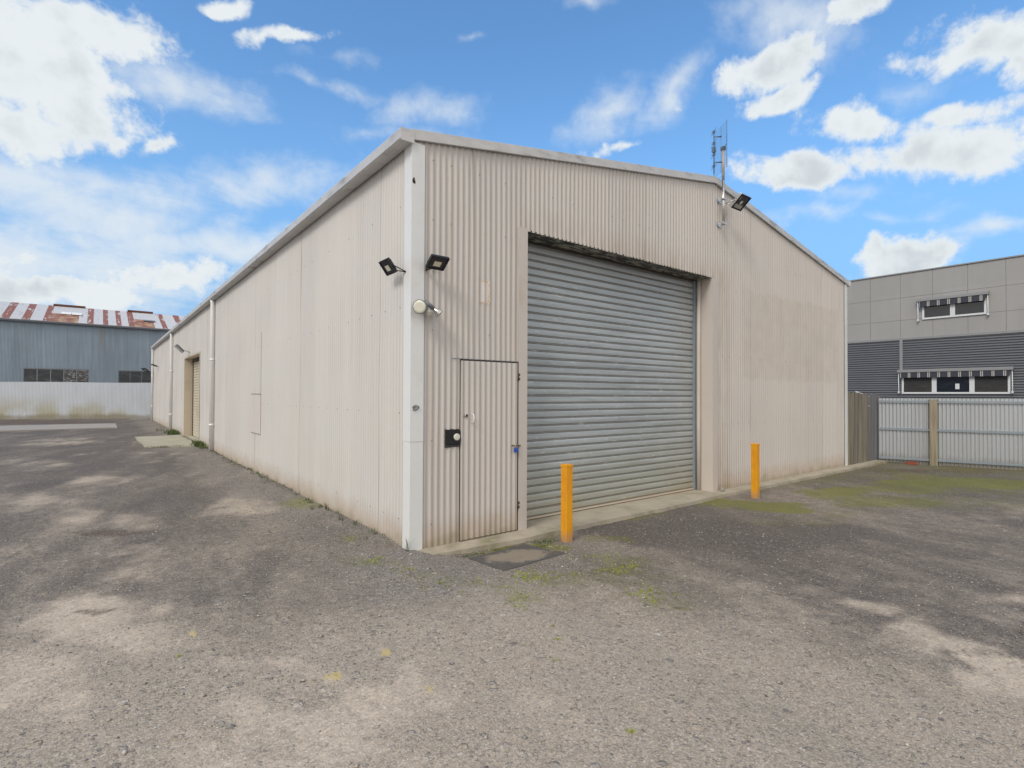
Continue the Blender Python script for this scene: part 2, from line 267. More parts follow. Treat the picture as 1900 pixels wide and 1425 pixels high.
def painted_sheet(name, base, sheetvar=.05, rect=False, grime=1.0):
    """old cream pre-painted corrugated steel: sheet to sheet fading, streaks, splash dirt along the foot"""
    m, t, b = mat(name); P = objc(t); x, y, z = t.sep(P)
    s = t.m('ADD', x, y)
    sid = t.m('FLOOR', t.m('DIVIDE', s, .78105))
    wn = t.n('ShaderNodeTexWhiteNoise', noise_dimensions='1D'); t.put(wn.inputs['W'], sid)
    f = t.m('MULTIPLY_ADD', wn.outputs[0], sheetvar, 1-sheetvar*.6)
    streak = t.noise(t.map(P, sc=(9, 9, .35)), 1.0, 5, .6)
    blot = t.noise(P, .8, 5, .6)
    fine = t.noise(P, 45, 3)
    f = t.m('MULTIPLY', f, t.m('MULTIPLY_ADD', streak, .10, .95))
    f = t.m('MULTIPLY', f, t.m('MULTIPLY_ADD', blot, .08, .96))
    f = t.m('MULTIPLY', f, t.m('MULTIPLY_ADD', fine, .05, .975))
    c = t.mix(1.0, base, t.comb(f, f, f), 'MULTIPLY')
    # chalky / pinkish patches of fading
    c = t.mix(t.ss(t.noise(P, 1.3, 4), .42, .7), c, t.mix(1.0, c, (.98, 1.0, 1.01), 'MULTIPLY'))
    # lap joints hold a line of dirt
    fr = t.m('FRACT', t.m('DIVIDE', s, .78105))
    lap = t.m('MULTIPLY', t.ss(t.m('ABSOLUTE', t.m('SUBTRACT', fr, .985)), .009, .002), t.ss(t.noise(t.map(P, sc=(1, 1, .4)), 1.5, 3), .25, .6))
    c = t.mix(t.m('MULTIPLY', lap, .55), c, (.17, .14, .12))
    # corrugation contrast put into the colour: brown stripe per rib, broken by noise
    rib_wave = t.m('SINE', t.m('MULTIPLY', s, 2*pi/.0762))
    rib_contrast = t.m('MULTIPLY', t.ss(rib_wave, .0, .95), t.ss(t.noise(t.map(P, sc=(4, 4, .25)), 1.2, 4), .25, .75))
    c = t.mix(t.m('MULTIPLY', rib_contrast, .42*(.5+.5*grime)), c, (.27, .225, .19))
    # splash of mud along the foot
    zz = t.m('ADD', z, t.m('MULTIPLY', t.noise(P, 3.0, 5, .6), -.35))
    c = t.mix(t.m('MULTIPLY', t.ss(zz, .22, -.16), .6), c, (.40, .30, .21))
    # rising damp/green at very bottom
    c = t.mix(t.m('MULTIPLY', t.ss(zz, -.05, -.2), .45), c, (.20, .19, .10))
    # occasional rust streak and scuff
    st = t.noise(t.map(P, sc=(7, 7, .18)), 1.0, 3, .5)
    c = t.mix(t.m('MULTIPLY', t.ss(st, .66, .74), .30*grime), c, (.36, .25, .16))
    if rect:
        # ghost of a signboard once fixed to the right half of the gable wall
        edge = t.m('MULTIPLY', t.m('SUBTRACT', t.noise(P, 4, 5, .7), .5), .5)
        rx = t.ss(t.m('ADD', t.m('ABSOLUTE', t.m('SUBTRACT', x, 8.9)), edge), 2.2, 2.08)
        rz = t.ss(t.m('ADD', t.m('ABSOLUTE', t.m('SUBTRACT', z, 2.8)), edge), .88, .80)
        r = t.m('MULTIPLY', rx, rz)
        mot = t.ss(t.noise(P, 2.6, 7, .7), .35, .7)
        c = t.mix(t.m('MULTIPLY', r, t.m('MULTIPLY_ADD', mot, .18, .07)), c, (.36, .28, .21))
        low = t.m('MULTIPLY', t.m('MULTIPLY', rx, t.ss(t.m('ABSOLUTE', t.m('SUBTRACT', z, 1.93)), .06, .0)), t.ss(t.noise(P, 5, 4), .4, .6))
        c = t.mix(t.m('MULTIPLY', low, .35), c, (.62, .58, .55))
        # grime above the big door
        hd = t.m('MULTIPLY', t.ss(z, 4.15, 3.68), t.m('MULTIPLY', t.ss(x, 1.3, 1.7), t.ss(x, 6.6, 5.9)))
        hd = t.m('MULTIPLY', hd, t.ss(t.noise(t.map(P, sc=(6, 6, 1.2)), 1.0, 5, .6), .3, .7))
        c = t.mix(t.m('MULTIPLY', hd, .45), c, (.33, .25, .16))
    setp(t, b, c, t.m('MULTIPLY_ADD', blot, .15, .42), 0.0, .35)
    bump(t, b, t.noise(P, 9, 3), .0015)
    return m

M_WALL = painted_sheet('cream_sheet', (.592, .553, .518), .06, True, .6)
M_SIDE = painted_sheet('cream_sheet_side', (.60, .583, .56), .05, False, .35)
M_FLASH = simple('cream_flashing', (.57, .52, .475), .45, var=.06, scale=1.5, dirt=(.38,.30,.22), dirtamt=.35)
M_WHITEFL = simple('white_flashing', (.74, .75, .745), .4, var=.04, scale=2.0, dirt=(.50,.48,.42), dirtamt=.35)
M_PVC = simple('white_pvc', (.88, .88, .87), .35, var=.04, scale=2., dirt=(.55,.52,.46), dirtamt=.15)
M_CREAM = simple('tan_cream_paint', (.57, .49, .385), .45, var=.06, scale=2., dirt=(.35,.27,.18), dirtamt=.3)
M_SLATC = simple('cream_slats', (.60, .555, .44), .45, var=.08, scale=3., dirt=(.35,.27,.18), dirtamt=.4)
M_GUT = simple('weathered_galv', (.56, .555, .55), .5, .15, .22, 3.5, dirt=(.17,.155,.14), dirtamt=.6, stretch=(1,1,3), bmp=.001)
M_GALV = simple('galvanised_steel', (.45, .475, .49), .42, .55, .12, 8., dirt=(.3,.29,.27), dirtamt=.4)
M_GALVBL = simple('blue_galvanised', (.26, .305, .345), .5, .2, .14, 5., dirt=(.35,.35,.33), dirtamt=.3)
M_DARKGAP = simple('dark_gap', (.06, .048, .04), .8, var=.3, scale=9., dirt=(.16,.06,.03), dirtamt=.6)
M_BLACK = simple('black_plastic', (.010, .010, .013), .35, var=.2, scale=14)
M_LED = simple('led_plate', (.74, .71, .55), .35, var=.04, scale=20)
M_GLASSBLK = simple('dark_lamp_glass', (.02, .02, .035), .08, var=.1, scale=10, spec=.6)
M_SILVER = simple('silver_metal', (.62, .62, .62), .3, .8, .08, 12)
M_GREYPL = simple('grey_plastic', (.17, .175, .19), .45, var=.1, scale=12)
M_LENS = simple('opal_lens', (.70, .70, .60), .3, var=.03, scale=20)
M_YEL = simple('yellow_paint', (.80, .365, .012), .4, var=.07, scale=5, dirt=(.45,.20,.03), dirtamt=.4, stretch=(1,1,.4))
def yellowpaint():
    m, t, b = mat('bollard_yellow'); P = objc(t); x, y, z = t.sep(P)
    n = t.noise(t.map(P, sc=(6, 6, 2)), 1.5, 6, .65); g = t.noise(P, 70, 4, .7)
    c = t.mix(t.ss(n, .35, .7), (.80, .36, .012), (.66, .27, .012))
    c = t.mix(t.m('MULTIPLY', t.ss(g, .60, .68), .5), c, (.45, .20, .05))
    c = t.mix(t.m('MULTIPLY', t.ss(t.m('ADD', z, t.m('MULTIPLY', g, -.12)), .10, -.05), .75), c, (.42, .26, .14))
    c = t.mix(t.m('MULTIPLY', t.ss(t.vor(P, 14), .10, .06), .6), c, (.28, .17, .08))
    setp(t, b, c, t.m('MULTIPLY_ADD', n, .3, .3), 0, .4); bump(t, b, g, .001); return m
M_YEL = yellowpaint()
M_BLUE = simple('blue_plastic', (.03, .085, .42), .4, var=.1, scale=20)
M_BRASS = simple('rusty_brass', (.20, .13, .055), .55, .5, .3, 30)
M_RUST = simple('rust_metal', (.13, .05, .03), .8, 0., .4, 12)
M_MASTTAPE = simple('pale_pole', (.55, .49, .43), .5, .2, .15, 9)
M_ANT = simple('antenna_blue', (.12, .17, .24), .5, .3, .1, 12)
M_OCHRE = simple('old_glue', (.52, .36, .18), .7, 0, .25, 30)
M_BRICK = simple('red_brick', (.30, .085, .055), .85, 0, .25, 20, bmp=.002)
M_ROCK = simple('pale_rock', (.30, .29, .25), .9, 0, .3, 14, dirt=(.12,.13,.05), dirtamt=.6, bmp=.004)

def concrete(name, base, green=.5, planks=False):
    m, t, b = mat(name); P = objc(t); x, y, z = t.sep(P)
    n = t.noise(P, 2.2, 8, .62); g = t.noise(P, 60, 4)
    f = t.m('MULTIPLY', t.m('MULTIPLY_ADD', n, .7, .65), t.m('MULTIPLY_ADD', g, .35, .82))
    c = t.mix(1.0, base, t.comb(f, f, f), 'MULTIPLY')
    c = t.mix(t.m('MULTIPLY', t.ss(t.noise(P, 1.6, 8, .72), .45, .75), green), c, (.13, .135, .045))
    c = t.mix(t.m('MULTIPLY', t.ss(t.noise(t.map(P, loc=(5,5,5)), 3.1, 7, .7), .45, .75), .15), c, (.16, .12, .08))
    c = t.mix(t.m('MULTIPLY', t.ss(t.vor(P, 45), .16, .05), .4), c, (.12, .11, .10))
    if planks:
        pl = t.ss(t.m('ABSOLUTE', t.m('SUBTRACT', t.m('FRACT', t.m('MULTIPLY', y, 1.6)), .5)), .03, .0)
        c = t.mix(t.m('MULTIPLY', pl, .35), c, (.2, .17, .12))
    setp(t, b, c, .85, 0, .25); bump(t, b, t.m('ADD', n, t.m('MULTIPLY', g, .4)), .006)
    return m
M_CONC = concrete('worn_concrete', (.42, .375, .30), .6)
M_CONC2 = concrete('pale_concrete', (.44, .42, .33), .25, True)
M_CONC3 = concrete('far_concrete', (.36, .335, .31), .1)

def rollermat():
    m, t, b = mat('roller_slats'); P = objc(t); x, y, z = t.sep(P)
    sp = t.vor(P, 60, out='Color'); spv = t.sep(sp)[0]
    lng = t.noise(t.map(P, sc=(.8, 1, 9)), 1.3, 6, .65); big = t.noise(P, .7, 4, .55)
    slat = t.n('ShaderNodeTexWhiteNoise', noise_dimensions='1D'); t.put(slat.inputs['W'], t.m('FLOOR', t.m('DIVIDE', z, .1)))
    f = t.m('MULTIPLY', t.m('MULTIPLY_ADD', lng, .8, .58), t.m('MULTIPLY_ADD', spv, .06, .97))
    f = t.m('MULTIPLY', f, t.m('MULTIPLY_ADD', slat.outputs[0], .12, .94))
    f = t.m('MULTIPLY', f, t.m('MULTIPLY_ADD', big, .4, .8))
    c = t.mix(1.0, (.43, .465, .48), t.comb(f, f, f), 'MULTIPLY')
    # pale water-borne deposit towards the foot, brown grime in the joints
    zz = t.m('ADD', z, t.m('MULTIPLY', t.m('SUBTRACT', lng, .5), 1.0))
    c = t.mix(t.m('MULTIPLY', t.ss(zz, 1.25, .1), .6), c, (.45, .45, .36))
    c = t.mix(t.m('MULTIPLY', t.ss(zz, .35, .0), .5), c, (.42, .36, .25))
    fr = t.m('FRACT', t.m('DIVIDE', t.m('SUBTRACT', z, .03), .1))
    gr = t.ss(fr, .27, .235)
    c = t.mix(t.m('MULTIPLY', gr, t.m('MULTIPLY_ADD', lng, .3, .48)), c, (.24, .21, .175))
    c = t.mix(t.m('MULTIPLY', t.ss(t.noise(t.map(P, sc=(3, 1, 14)), 1.6, 6, .7), .56, .70), .5), c, (.70, .71, .68))
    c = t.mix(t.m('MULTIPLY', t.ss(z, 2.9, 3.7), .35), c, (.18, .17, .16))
    setp(t, b, c, t.m('MULTIPLY_ADD', lng, .2, .38), .35, .5); bump(t, b, lng, .002)
    return m
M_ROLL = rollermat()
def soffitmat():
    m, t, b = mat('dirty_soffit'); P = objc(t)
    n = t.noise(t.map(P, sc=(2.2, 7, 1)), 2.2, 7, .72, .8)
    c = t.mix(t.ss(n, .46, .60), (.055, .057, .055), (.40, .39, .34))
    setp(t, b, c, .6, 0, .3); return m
M_SOF = soffitmat()

def farwall():
    m, t, b = mat('blue_grey_sheet'); P = objc(t); x, y, z = t.sep(P)
    wn = t.n('ShaderNodeTexWhiteNoise', noise_dimensions='1D'); t.put(wn.inputs['W'], t.m('FLOOR', t.m('DIVIDE', x, .76)))
    st = t.noise(t.map(P, sc=(5, 5, .3)), 1.0, 5, .6); bl = t.noise(P, .6, 5)
    f = t.m('MULTIPLY', t.m('MULTIPLY_ADD', wn.outputs[0], .16, .9), t.m('MULTIPLY_ADD', st, .5, .74))
    f = t.m('MULTIPLY', f, t.m('MULTIPLY_ADD', bl, .3, .85))
    c = t.mix(1.0, (.275, .335, .39), t.comb(f, f, f), 'MULTIPLY')
    fr = t.m('FRACT', t.m('DIVIDE', x, .76))
    c = t.mix(t.m('MULTIPLY', t.ss(fr, .06, .0), .35), c, (.08, .10, .12))
    ru = t.m('MULTIPLY', t.ss(t.m('ABSOLUTE', t.m('SUBTRACT', x, -2.4)), .32, .05), t.ss(z, 4.2, 6.6))
    c = t.mix(t.m('MULTIPLY', ru, t.m('MULTIPLY', t.ss(st, .35, .6), .5)), c, (.22, .17, .10))
    setp(t, b, c, .5, .25, .4); return m
M_FARW = farwall()
def roofmat(name, kind):
    m, t, b = mat(name); P = objc(t)
    n = t.noise(t.map(P, sc=(2.2, .35, .35)), 2.0, 7, .65); g = t.noise(P, 14, 4)
    rust = t.mix(g, (.22, .075, .05), (.37, .17, .12)); zinc = t.mix(g, (.52, .53, .55), (.66, .66, .67)); yel = t.mix(g, (.42, .27, .13), (.55, .44, .28))
    if kind == 0: c = t.mix(t.ss(n, .54, .64), rust, zinc)
    elif kind == 1: c = t.mix(t.ss(n, .60, .70), zinc, rust)
    else: c = t.mix(t.ss(t.noise(P, 1.7, 6, .65), .42, .56), yel, rust)
    setp(t, b, c, .6, .1, .3); return m
M_RR = [roofmat('rusted_roof', 0), roofmat('zinc_roof', 1), roofmat('yellow_rust_roof', 2)]
def whitefence():
    m, t, b = mat('white_painted_sheet'); P = objc(t); x, y, z = t.sep(P)
    st = t.noise(t.map(P, sc=(2.5, 2.5, .6)), 1.0, 6, .6); n = t.noise(P, .55, 5, .6)
    f = t.m('MULTIPLY_ADD', st, .22, .88)
    c = t.mix(1.0, (.52, .56, .615), t.comb(f, f, f), 'MULTIPLY')
    # yellow-green algae on the lower left stretch
    lo = t.m('MULTIPLY', t.ss(z, 1.75, .1), t.ss(x, 1.5, -3.5))
    c = t.mix(t.m('MULTIPLY', t.m('MULTIPLY', lo, t.ss(n, .38, .62)), .8), c, (.37, .335, .20))
    c = t.mix(t.m('MULTIPLY', t.ss(t.m('ADD', z, t.m('MULTIPLY', n, -.5)), .15, -.12), .6), c, (.20, .17, .11))
    rib_wave = t.m('SINE', t.m('MULTIPLY', t.m('SQRT', t.m('ADD', t.m('POWER', t.m('ADD', x, 7.38), 2.), t.m('POWER', t.m('SUBTRACT', y, 40.4), 2.))), 2*pi/.0762))
    c = t.mix(t.m('MULTIPLY', t.ss(t.vor(P, 2.2), .09, .03), .5), c, (.25, .24, .22))
    setp(t, b, c, .55, 0, .3); return m
M_WF = whitefence()
def mfence():
    m, t, b = mat('zinc_fence_sheet'); P = objc(t); x, y, z = t.sep(P)
    st = t.noise(t.map(P, sc=(6, 6, .5)), 1.0, 6, .6)
    f = t.m('MULTIPLY_ADD', st, .3, .84)
    c = t.mix(1.0, (.58, .61, .64), t.comb(f, f, f), 'MULTIPLY')
    c = t.mix(t.m('MULTIPLY', t.ss(t.m('ADD', z, t.m('MULTIPLY', st, -.3)), .1, -.15), .6), c, (.25, .22, .16))
    setp(t, b, c, .32, .6, .5); return m
M_MF = mfence()
def timber(name, a, bcol, green=0.):
    m, t, b = mat(name); P = objc(t); x, y, z = t.sep(P)
    gr = t.noise(t.map(P, sc=(16, 16, .8)), 1.0, 7, .65, .6); pl = t.n('ShaderNodeTexWhiteNoise', noise_dimensions='1D')
    t.put(pl.inputs['W'], t.m('FLOOR', t.m('DIVIDE', x, .125)))
    c = t.mix(t.ss(gr, .3, .7), a, bcol)
    f = t.m('MULTIPLY_ADD', pl.outputs[0], .3, .82); c = t.mix(1.0, c, t.comb(f, f, f), 'MULTIPLY')
    if green: c = t.mix(t.m('MULTIPLY', t.ss(t.noise(t.map(P, sc=(3, 3, .6)), 1.5, 5), .45, .65), green), c, (.20, .21, .13))
    setp(t, b, c, .85, 0, .2); bump(t, b, gr, .004); return m
M_TIM = timber('weathered_paling', (.15, .125, .10), (.31, .285, .24), .35)
M_TIMG = timber('grey_painted_boards', (.16, .16, .17), (.24, .235, .245))
M_TIMP = timber('post_timber', (.19, .155, .11), (.37, .33, .26), .3)
def officepanel():
    m, t, b = mat('cement_panel'); P = objc(t); x, y, z = t.sep(P)
    n = t.noise(P, .5, 5, .6); st = t.noise(t.map(P, sc=(3, 3, .3)), 1.0, 4)
    wn = t.n('ShaderNodeTexWhiteNoise', noise_dimensions='2D')
    t.put(wn.inputs['Vector'], t.comb(t.m('FLOOR', t.m('DIVIDE', t.m('ADD', y, 20.), 1.2)), t.m('FLOOR', t.m('DIVIDE', z, 1.07)), 0.))
    f = t.m('MULTIPLY', t.m('MULTIPLY_ADD', n, .18, .91), t.m('MULTIPLY_ADD', st, .14, .93)); f = t.m('MULTIPLY', f, t.m('MULTIPLY_ADD', wn.outputs[0], .05, .97))
    c = t.mix(1.0, (.335, .33, .325), t.comb(f, f, f), 'MULTIPLY')
    setp(t, b, c, .6, 0, .3); return m
M_OP = officepanel()
M_OC = simple('charcoal_sheet', (.155, .165, .185), .38, .25, .08, .8)
M_OG = simple('grey_trim', (.27, .275, .285), .45, .1, .06, 2.)
M_OD = simple('dark_joint', (.22, .22, .215), .8)
M_OW = simple('white_aluminium', (.66, .68, .70), .4, var=.03, scale=3)
def glassmat(name, a, bcol, sc, lo, hi, rough=.06, spec=.7):
    m, t, b = mat(name); P = objc(t)
    n = t.noise(t.map(P, sc=(1, 1, 2.2)), sc, 8, .7, .6)
    setp(t, b, t.mix(t.ss(n, lo, hi), a, bcol), t.m('MULTIPLY_ADD', n, .2, rough), 0, spec); return m
M_OGL = glassmat('office_glass', (.010, .013, .02), (.02, .024, .032), 1.5, .4, .7)
M_SCREEN = glassmat('flyscreen_glass', (.035, .035, .037), (.055, .052, .05), 1.5, .4, .7, .4, .3)
M_FGL = glassmat('dusty_glass', (.045, .05, .055), (.13, .13, .13), 1.6, .45, .75, .35, .4)
M_FGLB = glassmat('broken_dusty_glass', (.07, .07, .07), (.55, .56, .57), 4.5, .50, .66, .4, .4)
def stripemat():
    m, t, b = mat('striped_awning'); P = objc(t); x, y, z = t.sep(P)
    fr = t.m('FRACT', t.m('DIVIDE', t.m('ADD', y, 20.05), .36))
    a = t.ss(t.m('ABSOLUTE', t.m('SUBTRACT', fr, .44)), .05, .035); c2 = t.ss(t.m('ABSOLUTE', t.m('SUBTRACT', fr, .60)), .05, .035)
    c = t.mix(t.m('MAXIMUM', a, c2), (.055, .06, .075), (.48, .46, .44))
    setp(t, b, c, .8, 0, .2); return m
M_STR = stripemat()
def matmat():
    m, t, b = mat('rubber_mat'); P = objc(t)
    n = t.noise(P, 3.2, 7, .65); g = t.noise(P, 90, 3); rr = t.v('LENGTH', t.map(P, rot=(0,0,.1), sc=(1/.40, 1/.24, 1))); n = t.m('SUBTRACT', t.m('MULTIPLY_ADD', n, .9, .44), t.m('MULTIPLY', rr, .46))
    c = t.mix(t.ss(n, .44, .60), t.mix(g, (.075, .073, .07), (.13, .125, .12)), t.mix(g, (.19, .165, .13), (.31, .27, .21)))
    c = t.mix(t.m('MULTIPLY', t.ss(t.noise(t.map(P, loc=(9,2,1)), 4, 5), .55, .7), .6), c, (.14, .115, .085))
    c = t.mix(t.ss(t.vor(P, 38), .14, .07), c, (.36, .32, .26))
    setp(t, b, c, .85, 0, .2); bump(t, b, g, .003); return m
M_MAT = matmat()

def groundmat():
    m, t, b = mat('gravel_ground'); P = objc(t)
    def att(n):
        a = t.n('ShaderNodeAttribute'); a.attribute_name = n; return a.outputs['Color']
    A = t.sep(att('ga')); B = t.sep(att('gb'))
    dust_flash, dark, moss = A[0], A[1], A[2]; brown, tan, coarse = B[0], B[1], B[2]
    wp = t.v('ADD', P, t.v('MULTIPLY', t.noise(P, 30, 2, out=1), (.02, .02, .0)))
    n1 = t.noise(P, 1.3, 7, .65); n4 = t.noise(t.map(P, rot=(0,0,.35), sc=(3.2, 1.0, 1)), 1.1, 7, .68, .4); n2 = t.noise(P, 9, 6, .7); n3 = t.noise(P, 55, 4, .7)
    v1 = t.n('ShaderNodeTexVoronoi'); t.put(v1.inputs['Vector'], wp); v1.inputs['Scale'].default_value = 95
    v2 = t.n('ShaderNodeTexVoronoi'); t.put(v2.inputs['Vector'], wp); v2.inputs['Scale'].default_value = 42
    v3 = t.n('ShaderNodeTexVoronoi'); t.put(v3.inputs['Vector'], wp); v3.inputs['Scale'].default_value = 17
    c1 = t.sep(v1.outputs['Color']); c2 = t.sep(v2.outputs['Color']); c3 = t.sep(v3.outputs['Color'])
    # base: grey chip with brown fines
    base = t.mix(n1, (.40, .343, .278), (.49, .42, .34))
    base = t.mix(t.m('MULTIPLY', coarse, .8), base, (.215, .198, .182))
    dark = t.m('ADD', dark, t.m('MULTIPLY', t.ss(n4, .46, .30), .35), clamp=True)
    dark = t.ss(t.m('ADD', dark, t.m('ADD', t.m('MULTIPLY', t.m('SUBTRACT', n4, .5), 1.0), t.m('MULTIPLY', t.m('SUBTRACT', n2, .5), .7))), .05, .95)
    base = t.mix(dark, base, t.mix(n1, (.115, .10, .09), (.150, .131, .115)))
    dusty_flash = t.m('ADD', dust_flash, t.m('ADD', t.m('MULTIPLY', t.m('SUBTRACT', n2, .5), 1.0), t.m('MULTIPLY', t.m('SUBTRACT', n4, .5), 1.5)))
    dusty_flash = t.ss(dusty_flash, .05, 1.0)
    base = t.mix(t.m('MULTIPLY', dusty_flash, .78), base, t.mix(n2, (.465, .385, .305), (.62, .53, .43)))
    base = t.mix(t.m('MULTIPLY', t.ss(t.m('ADD', brown, t.m('MULTIPLY', t.m('SUBTRACT', n2, .5), .8)), .25, .7), .75), base, (.115, .08, .055))
    # chips: three sizes, each stone its own tint
    def chips(base, v, c, thr, amt, hue):
        inside = t.ss(v.outputs['Distance'], .52, .36)
        tint = t.mix(c[0], (.075, .08, .092), (.56, .52, .465)); tint = t.mix(t.ss(c[2], .80, .86), tint, (.48, .40, .30)); tint = t.mix(t.ss(c[2], .955, .965), tint, (.75, .71, .65))
        tint = t.mix(hue, base, t.mix(t.m('MULTIPLY', dark, .6), tint, t.mix(1.0, tint, (.5, .5, .5), 'MULTIPLY')))
        on = t.m("MULTIPLY", inside, t.m("LESS_THAN", c[1], thr))
        return t.mix(t.m('MULTIPLY', on, amt), base, tint), on
    free = t.m('SUBTRACT', 1.0, t.m('MULTIPLY', dusty_flash, .75))
    base, o1 = chips(base, v1, c1, .85, t.m('MULTIPLY', free, .8), .55)
    base, o2 = chips(base, v2, c2, t.m("MULTIPLY_ADD", coarse, .5, .32), t.m('MULTIPLY_ADD', free, .5, .3), .6)
    base, o3 = chips(base, v3, c3, .10, t.m('MULTIPLY_ADD', free, .4, .3), .5)
    # gaps between chips are dark
    gap = t.ss(v1.outputs['Distance'], .42, .75)
    base = t.mix(t.m('MULTIPLY', gap, t.m('MULTIPLY', free, .38)), base, t.mix(1.0, base, (.35, .32, .30), 'MULTIPLY'))
    n5 = t.noise(P, 120, 3, .75); f = t.m('MULTIPLY', t.m('MULTIPLY_ADD', n3, 1.3, .35), t.m('MULTIPLY_ADD', n5, 1.2, .40)); f = t.m('MULTIPLY', f, t.m('MULTIPLY_ADD', t.noise(P, 19, 4, .7), .7, .65)); base = t.mix(1.0, base, t.comb(f, f, f), 'MULTIPLY')
    mo = t.ss(t.m('ADD', moss, t.m('ADD', t.m('MULTIPLY', t.m('SUBTRACT', n2, .5), 1.1), t.m('MULTIPLY', t.m('SUBTRACT', n3, .5), 1.4))), .22, .85)
    base = t.mix(t.m('MULTIPLY', mo, .72), base, t.mix(n1, (.10, .12, .025), (.26, .25, .04)))
    ta = t.ss(t.m('ADD', tan, t.m('MULTIPLY', t.m('SUBTRACT', n3, .5), .9)), .2, .5)
    base = t.mix(ta, base, t.mix(n3, (.42, .33, .15), (.62, .52, .29)))
    setp(t, b, base, t.m('MULTIPLY_ADD', dark, -.12, .92), 0, .25)
    h = t.m('ADD', t.m('MULTIPLY', o1, .35), t.m('ADD', t.m('MULTIPLY', o2, .8), t.m('MULTIPLY', o3, 1.4)))
    h = t.m('ADD', t.m('MULTIPLY', h, t.m('MULTIPLY_ADD', dusty_flash, -.6, 1.0)), t.m('ADD', t.m('MULTIPLY', n3, .8), t.m('MULTIPLY', n2, 1.5)))
    bump(t, b, h, .006, .9)
    return m
M_GR = groundmat()
def stonemat():
    m, t, b = mat('loose_stone'); P = objc(t)
    v = t.sep(t.vor(P, 30, out='Color'))
    c = t.mix(v[0], (.13, .13, .13), (.52, .48, .43)); c = t.mix(t.ss(v[1], .85, .9), c, (.42, .37, .30))
    setp(t, b, c, .85, 0, .3); return m
M_ST = stonemat()
def leafmat(name, a, c):
    m, t, b = mat(name); P = objc(t)
    setp(t, b, t.mix(t.noise(P, 6, 3), a, c), .6, 0, .3); return m
M_LEAF = leafmat('weed_leaf', (.20, .27, .02), (.38, .40, .05))
M_LEAFD = leafmat('dark_grass_leaf', (.045, .085, .02), (.13, .17, .045))

# ================================================================= GROUND
def sstep(x, a, b):
    t = np.clip((x-a)/(b-a), 0, 1); return t*t*(3-2*t)
def gz(x, y):
    x = np.asarray(x, float); y = np.asarray(y, float)
    z = -.052*sstep(x, -.15, .5)*sstep(y, .02, -.25)
    z = z+.03*sstep(x, -.35, -.05)*sstep(y, .15, .6)*sstep(x, .3, .0)       # loose gravel banked against the side wall
    z = z+.028*np.exp(-(((x+.15)/.5)**2+((y+.35)/.45)**2))
    z = z+(fbm(x, y, .55, 3, 3)-.5)*.045*sstep(np.hypot(x-6, y+.3), .5, 3.0)*sstep(np.abs(y+.3), .0, .8)
    z = z+(fbm(x, y, 3.1, 3, 9)-.5)*.012
    z = z-.14*sstep(x, .03, .25)*sstep(y, -.2, .05)
    z = z+.10*sstep(y-35.6+.52*x, 0, 3.0)*sstep(x, .2, -1.2)
    return z
def ell(X, Y, tab):
    out = np.zeros_like(X); wx = X+(fbm(X, Y, 1.6, 4, 21)-.5)*.55; wy = Y+(fbm(X, Y, 1.6, 4, 33)-.5)*.9
    fx = X+(fbm(X, Y, 9, 3, 5)-.5)*.04; fy = Y+(fbm(X, Y, 9, 3, 6)-.5)*.04
    for (cx, cy, ex, ey, hx, hy, a) in tab:
        big = math.hypot(ex, ey) > .15
        px = (wx if big else fx)-cx; py = (wy if big else fy)-cy
        D = ex*hy-ey*hx
        if abs(D) < 1e-9: continue
        u = (px*hy-py*hx)/D; v = (ex*py-ey*px)/D
        out = np.maximum(out, a*np.clip(1.25-(u*u+v*v), 0, 1))
    return out
def axis(segs):
    o = []
    for a, b, st in segs: o += list(np.arange(a, b-1e-6, st))
    return np.array(o+[segs[-1][1]])
gx = axis([(-400,-100,60),(-100,-30,10),(-30,-9,1.5),(-9,-4,.2),(-4,3,.045),(3,15,.1),(15,30,1.5),(30,100,10),(100,400,60)])
gy = axis([(-400,-100,60),(-100,-30,10),(-30,-9,1.5),(-9,-5,.25),(-5,2.5,.045),(2.5,12,.12),(12,44,.4),(44,60,2),(60,100,10),(100,400,60)])
X, Y = np.meshgrid(gx, gy, indexing='ij'); Zg = gz(X, Y)
far = sstep(np.hypot(X, Y), 60, 120); Zg = Zg*(1-far)-.02*far
nx, ny = X.shape
idx = np.arange(nx*ny).reshape(nx, ny)
F = np.stack([idx[:-1,:-1], idx[1:,:-1], idx[1:,1:], idx[:-1,1:]], -1).reshape(-1, 4)
me = bpy.data.meshes.new('ground'); me.vertices.add(nx*ny); me.vertices.foreach_set('co', np.stack([X, Y, Zg], -1).reshape(-1).astype(np.float32))
me.loops.add(F.size); me.loops.foreach_set('vertex_index', F.reshape(-1).astype(np.int32))
me.polygons.add(len(F)); me.polygons.foreach_set('loop_start', (np.arange(len(F))*4).astype(np.int32)); me.polygons.foreach_set('use_smooth', np.ones(len(F), bool))
me.update(calc_edges=True); me.validate()
dust_flash = ell(X, Y, DUST); dark = ell(X, Y, DARK); moss = ell(X, Y, MOSS)
ru = X*.35+Y*.94; rv = X*.94-Y*.35
dust_flash = dust_flash*.95+(fbm(X, Y, .8, 5, 61)-.5)*1.1+(fbm(X, Y, 4.2, 4, 71)-.5)*.9+(fbm(ru*.35, rv*1.6, 1.3, 5, 81)-.5)*1.3*sstep(X, 1., -.8)+(fbm(rv*.35, ru*1.6, 1.3, 5, 91)-.5)*.9*sstep(X, 0., 1.5)
dust_flash = dust_flash-.55*sstep(ell(X, Y, DARK), .3, .9)*sstep(X, 1., 2.5)-.18*sstep(X, 2., 4.)*sstep(Y, -3.4, -2.4)
dust_flash = sstep(dust_flash, .02, 1.15)*sstep(np.hypot(X, Y), 60, 30)*(1-.40*sstep(np.hypot(X+2.6, Y+5.06), 5, 9))
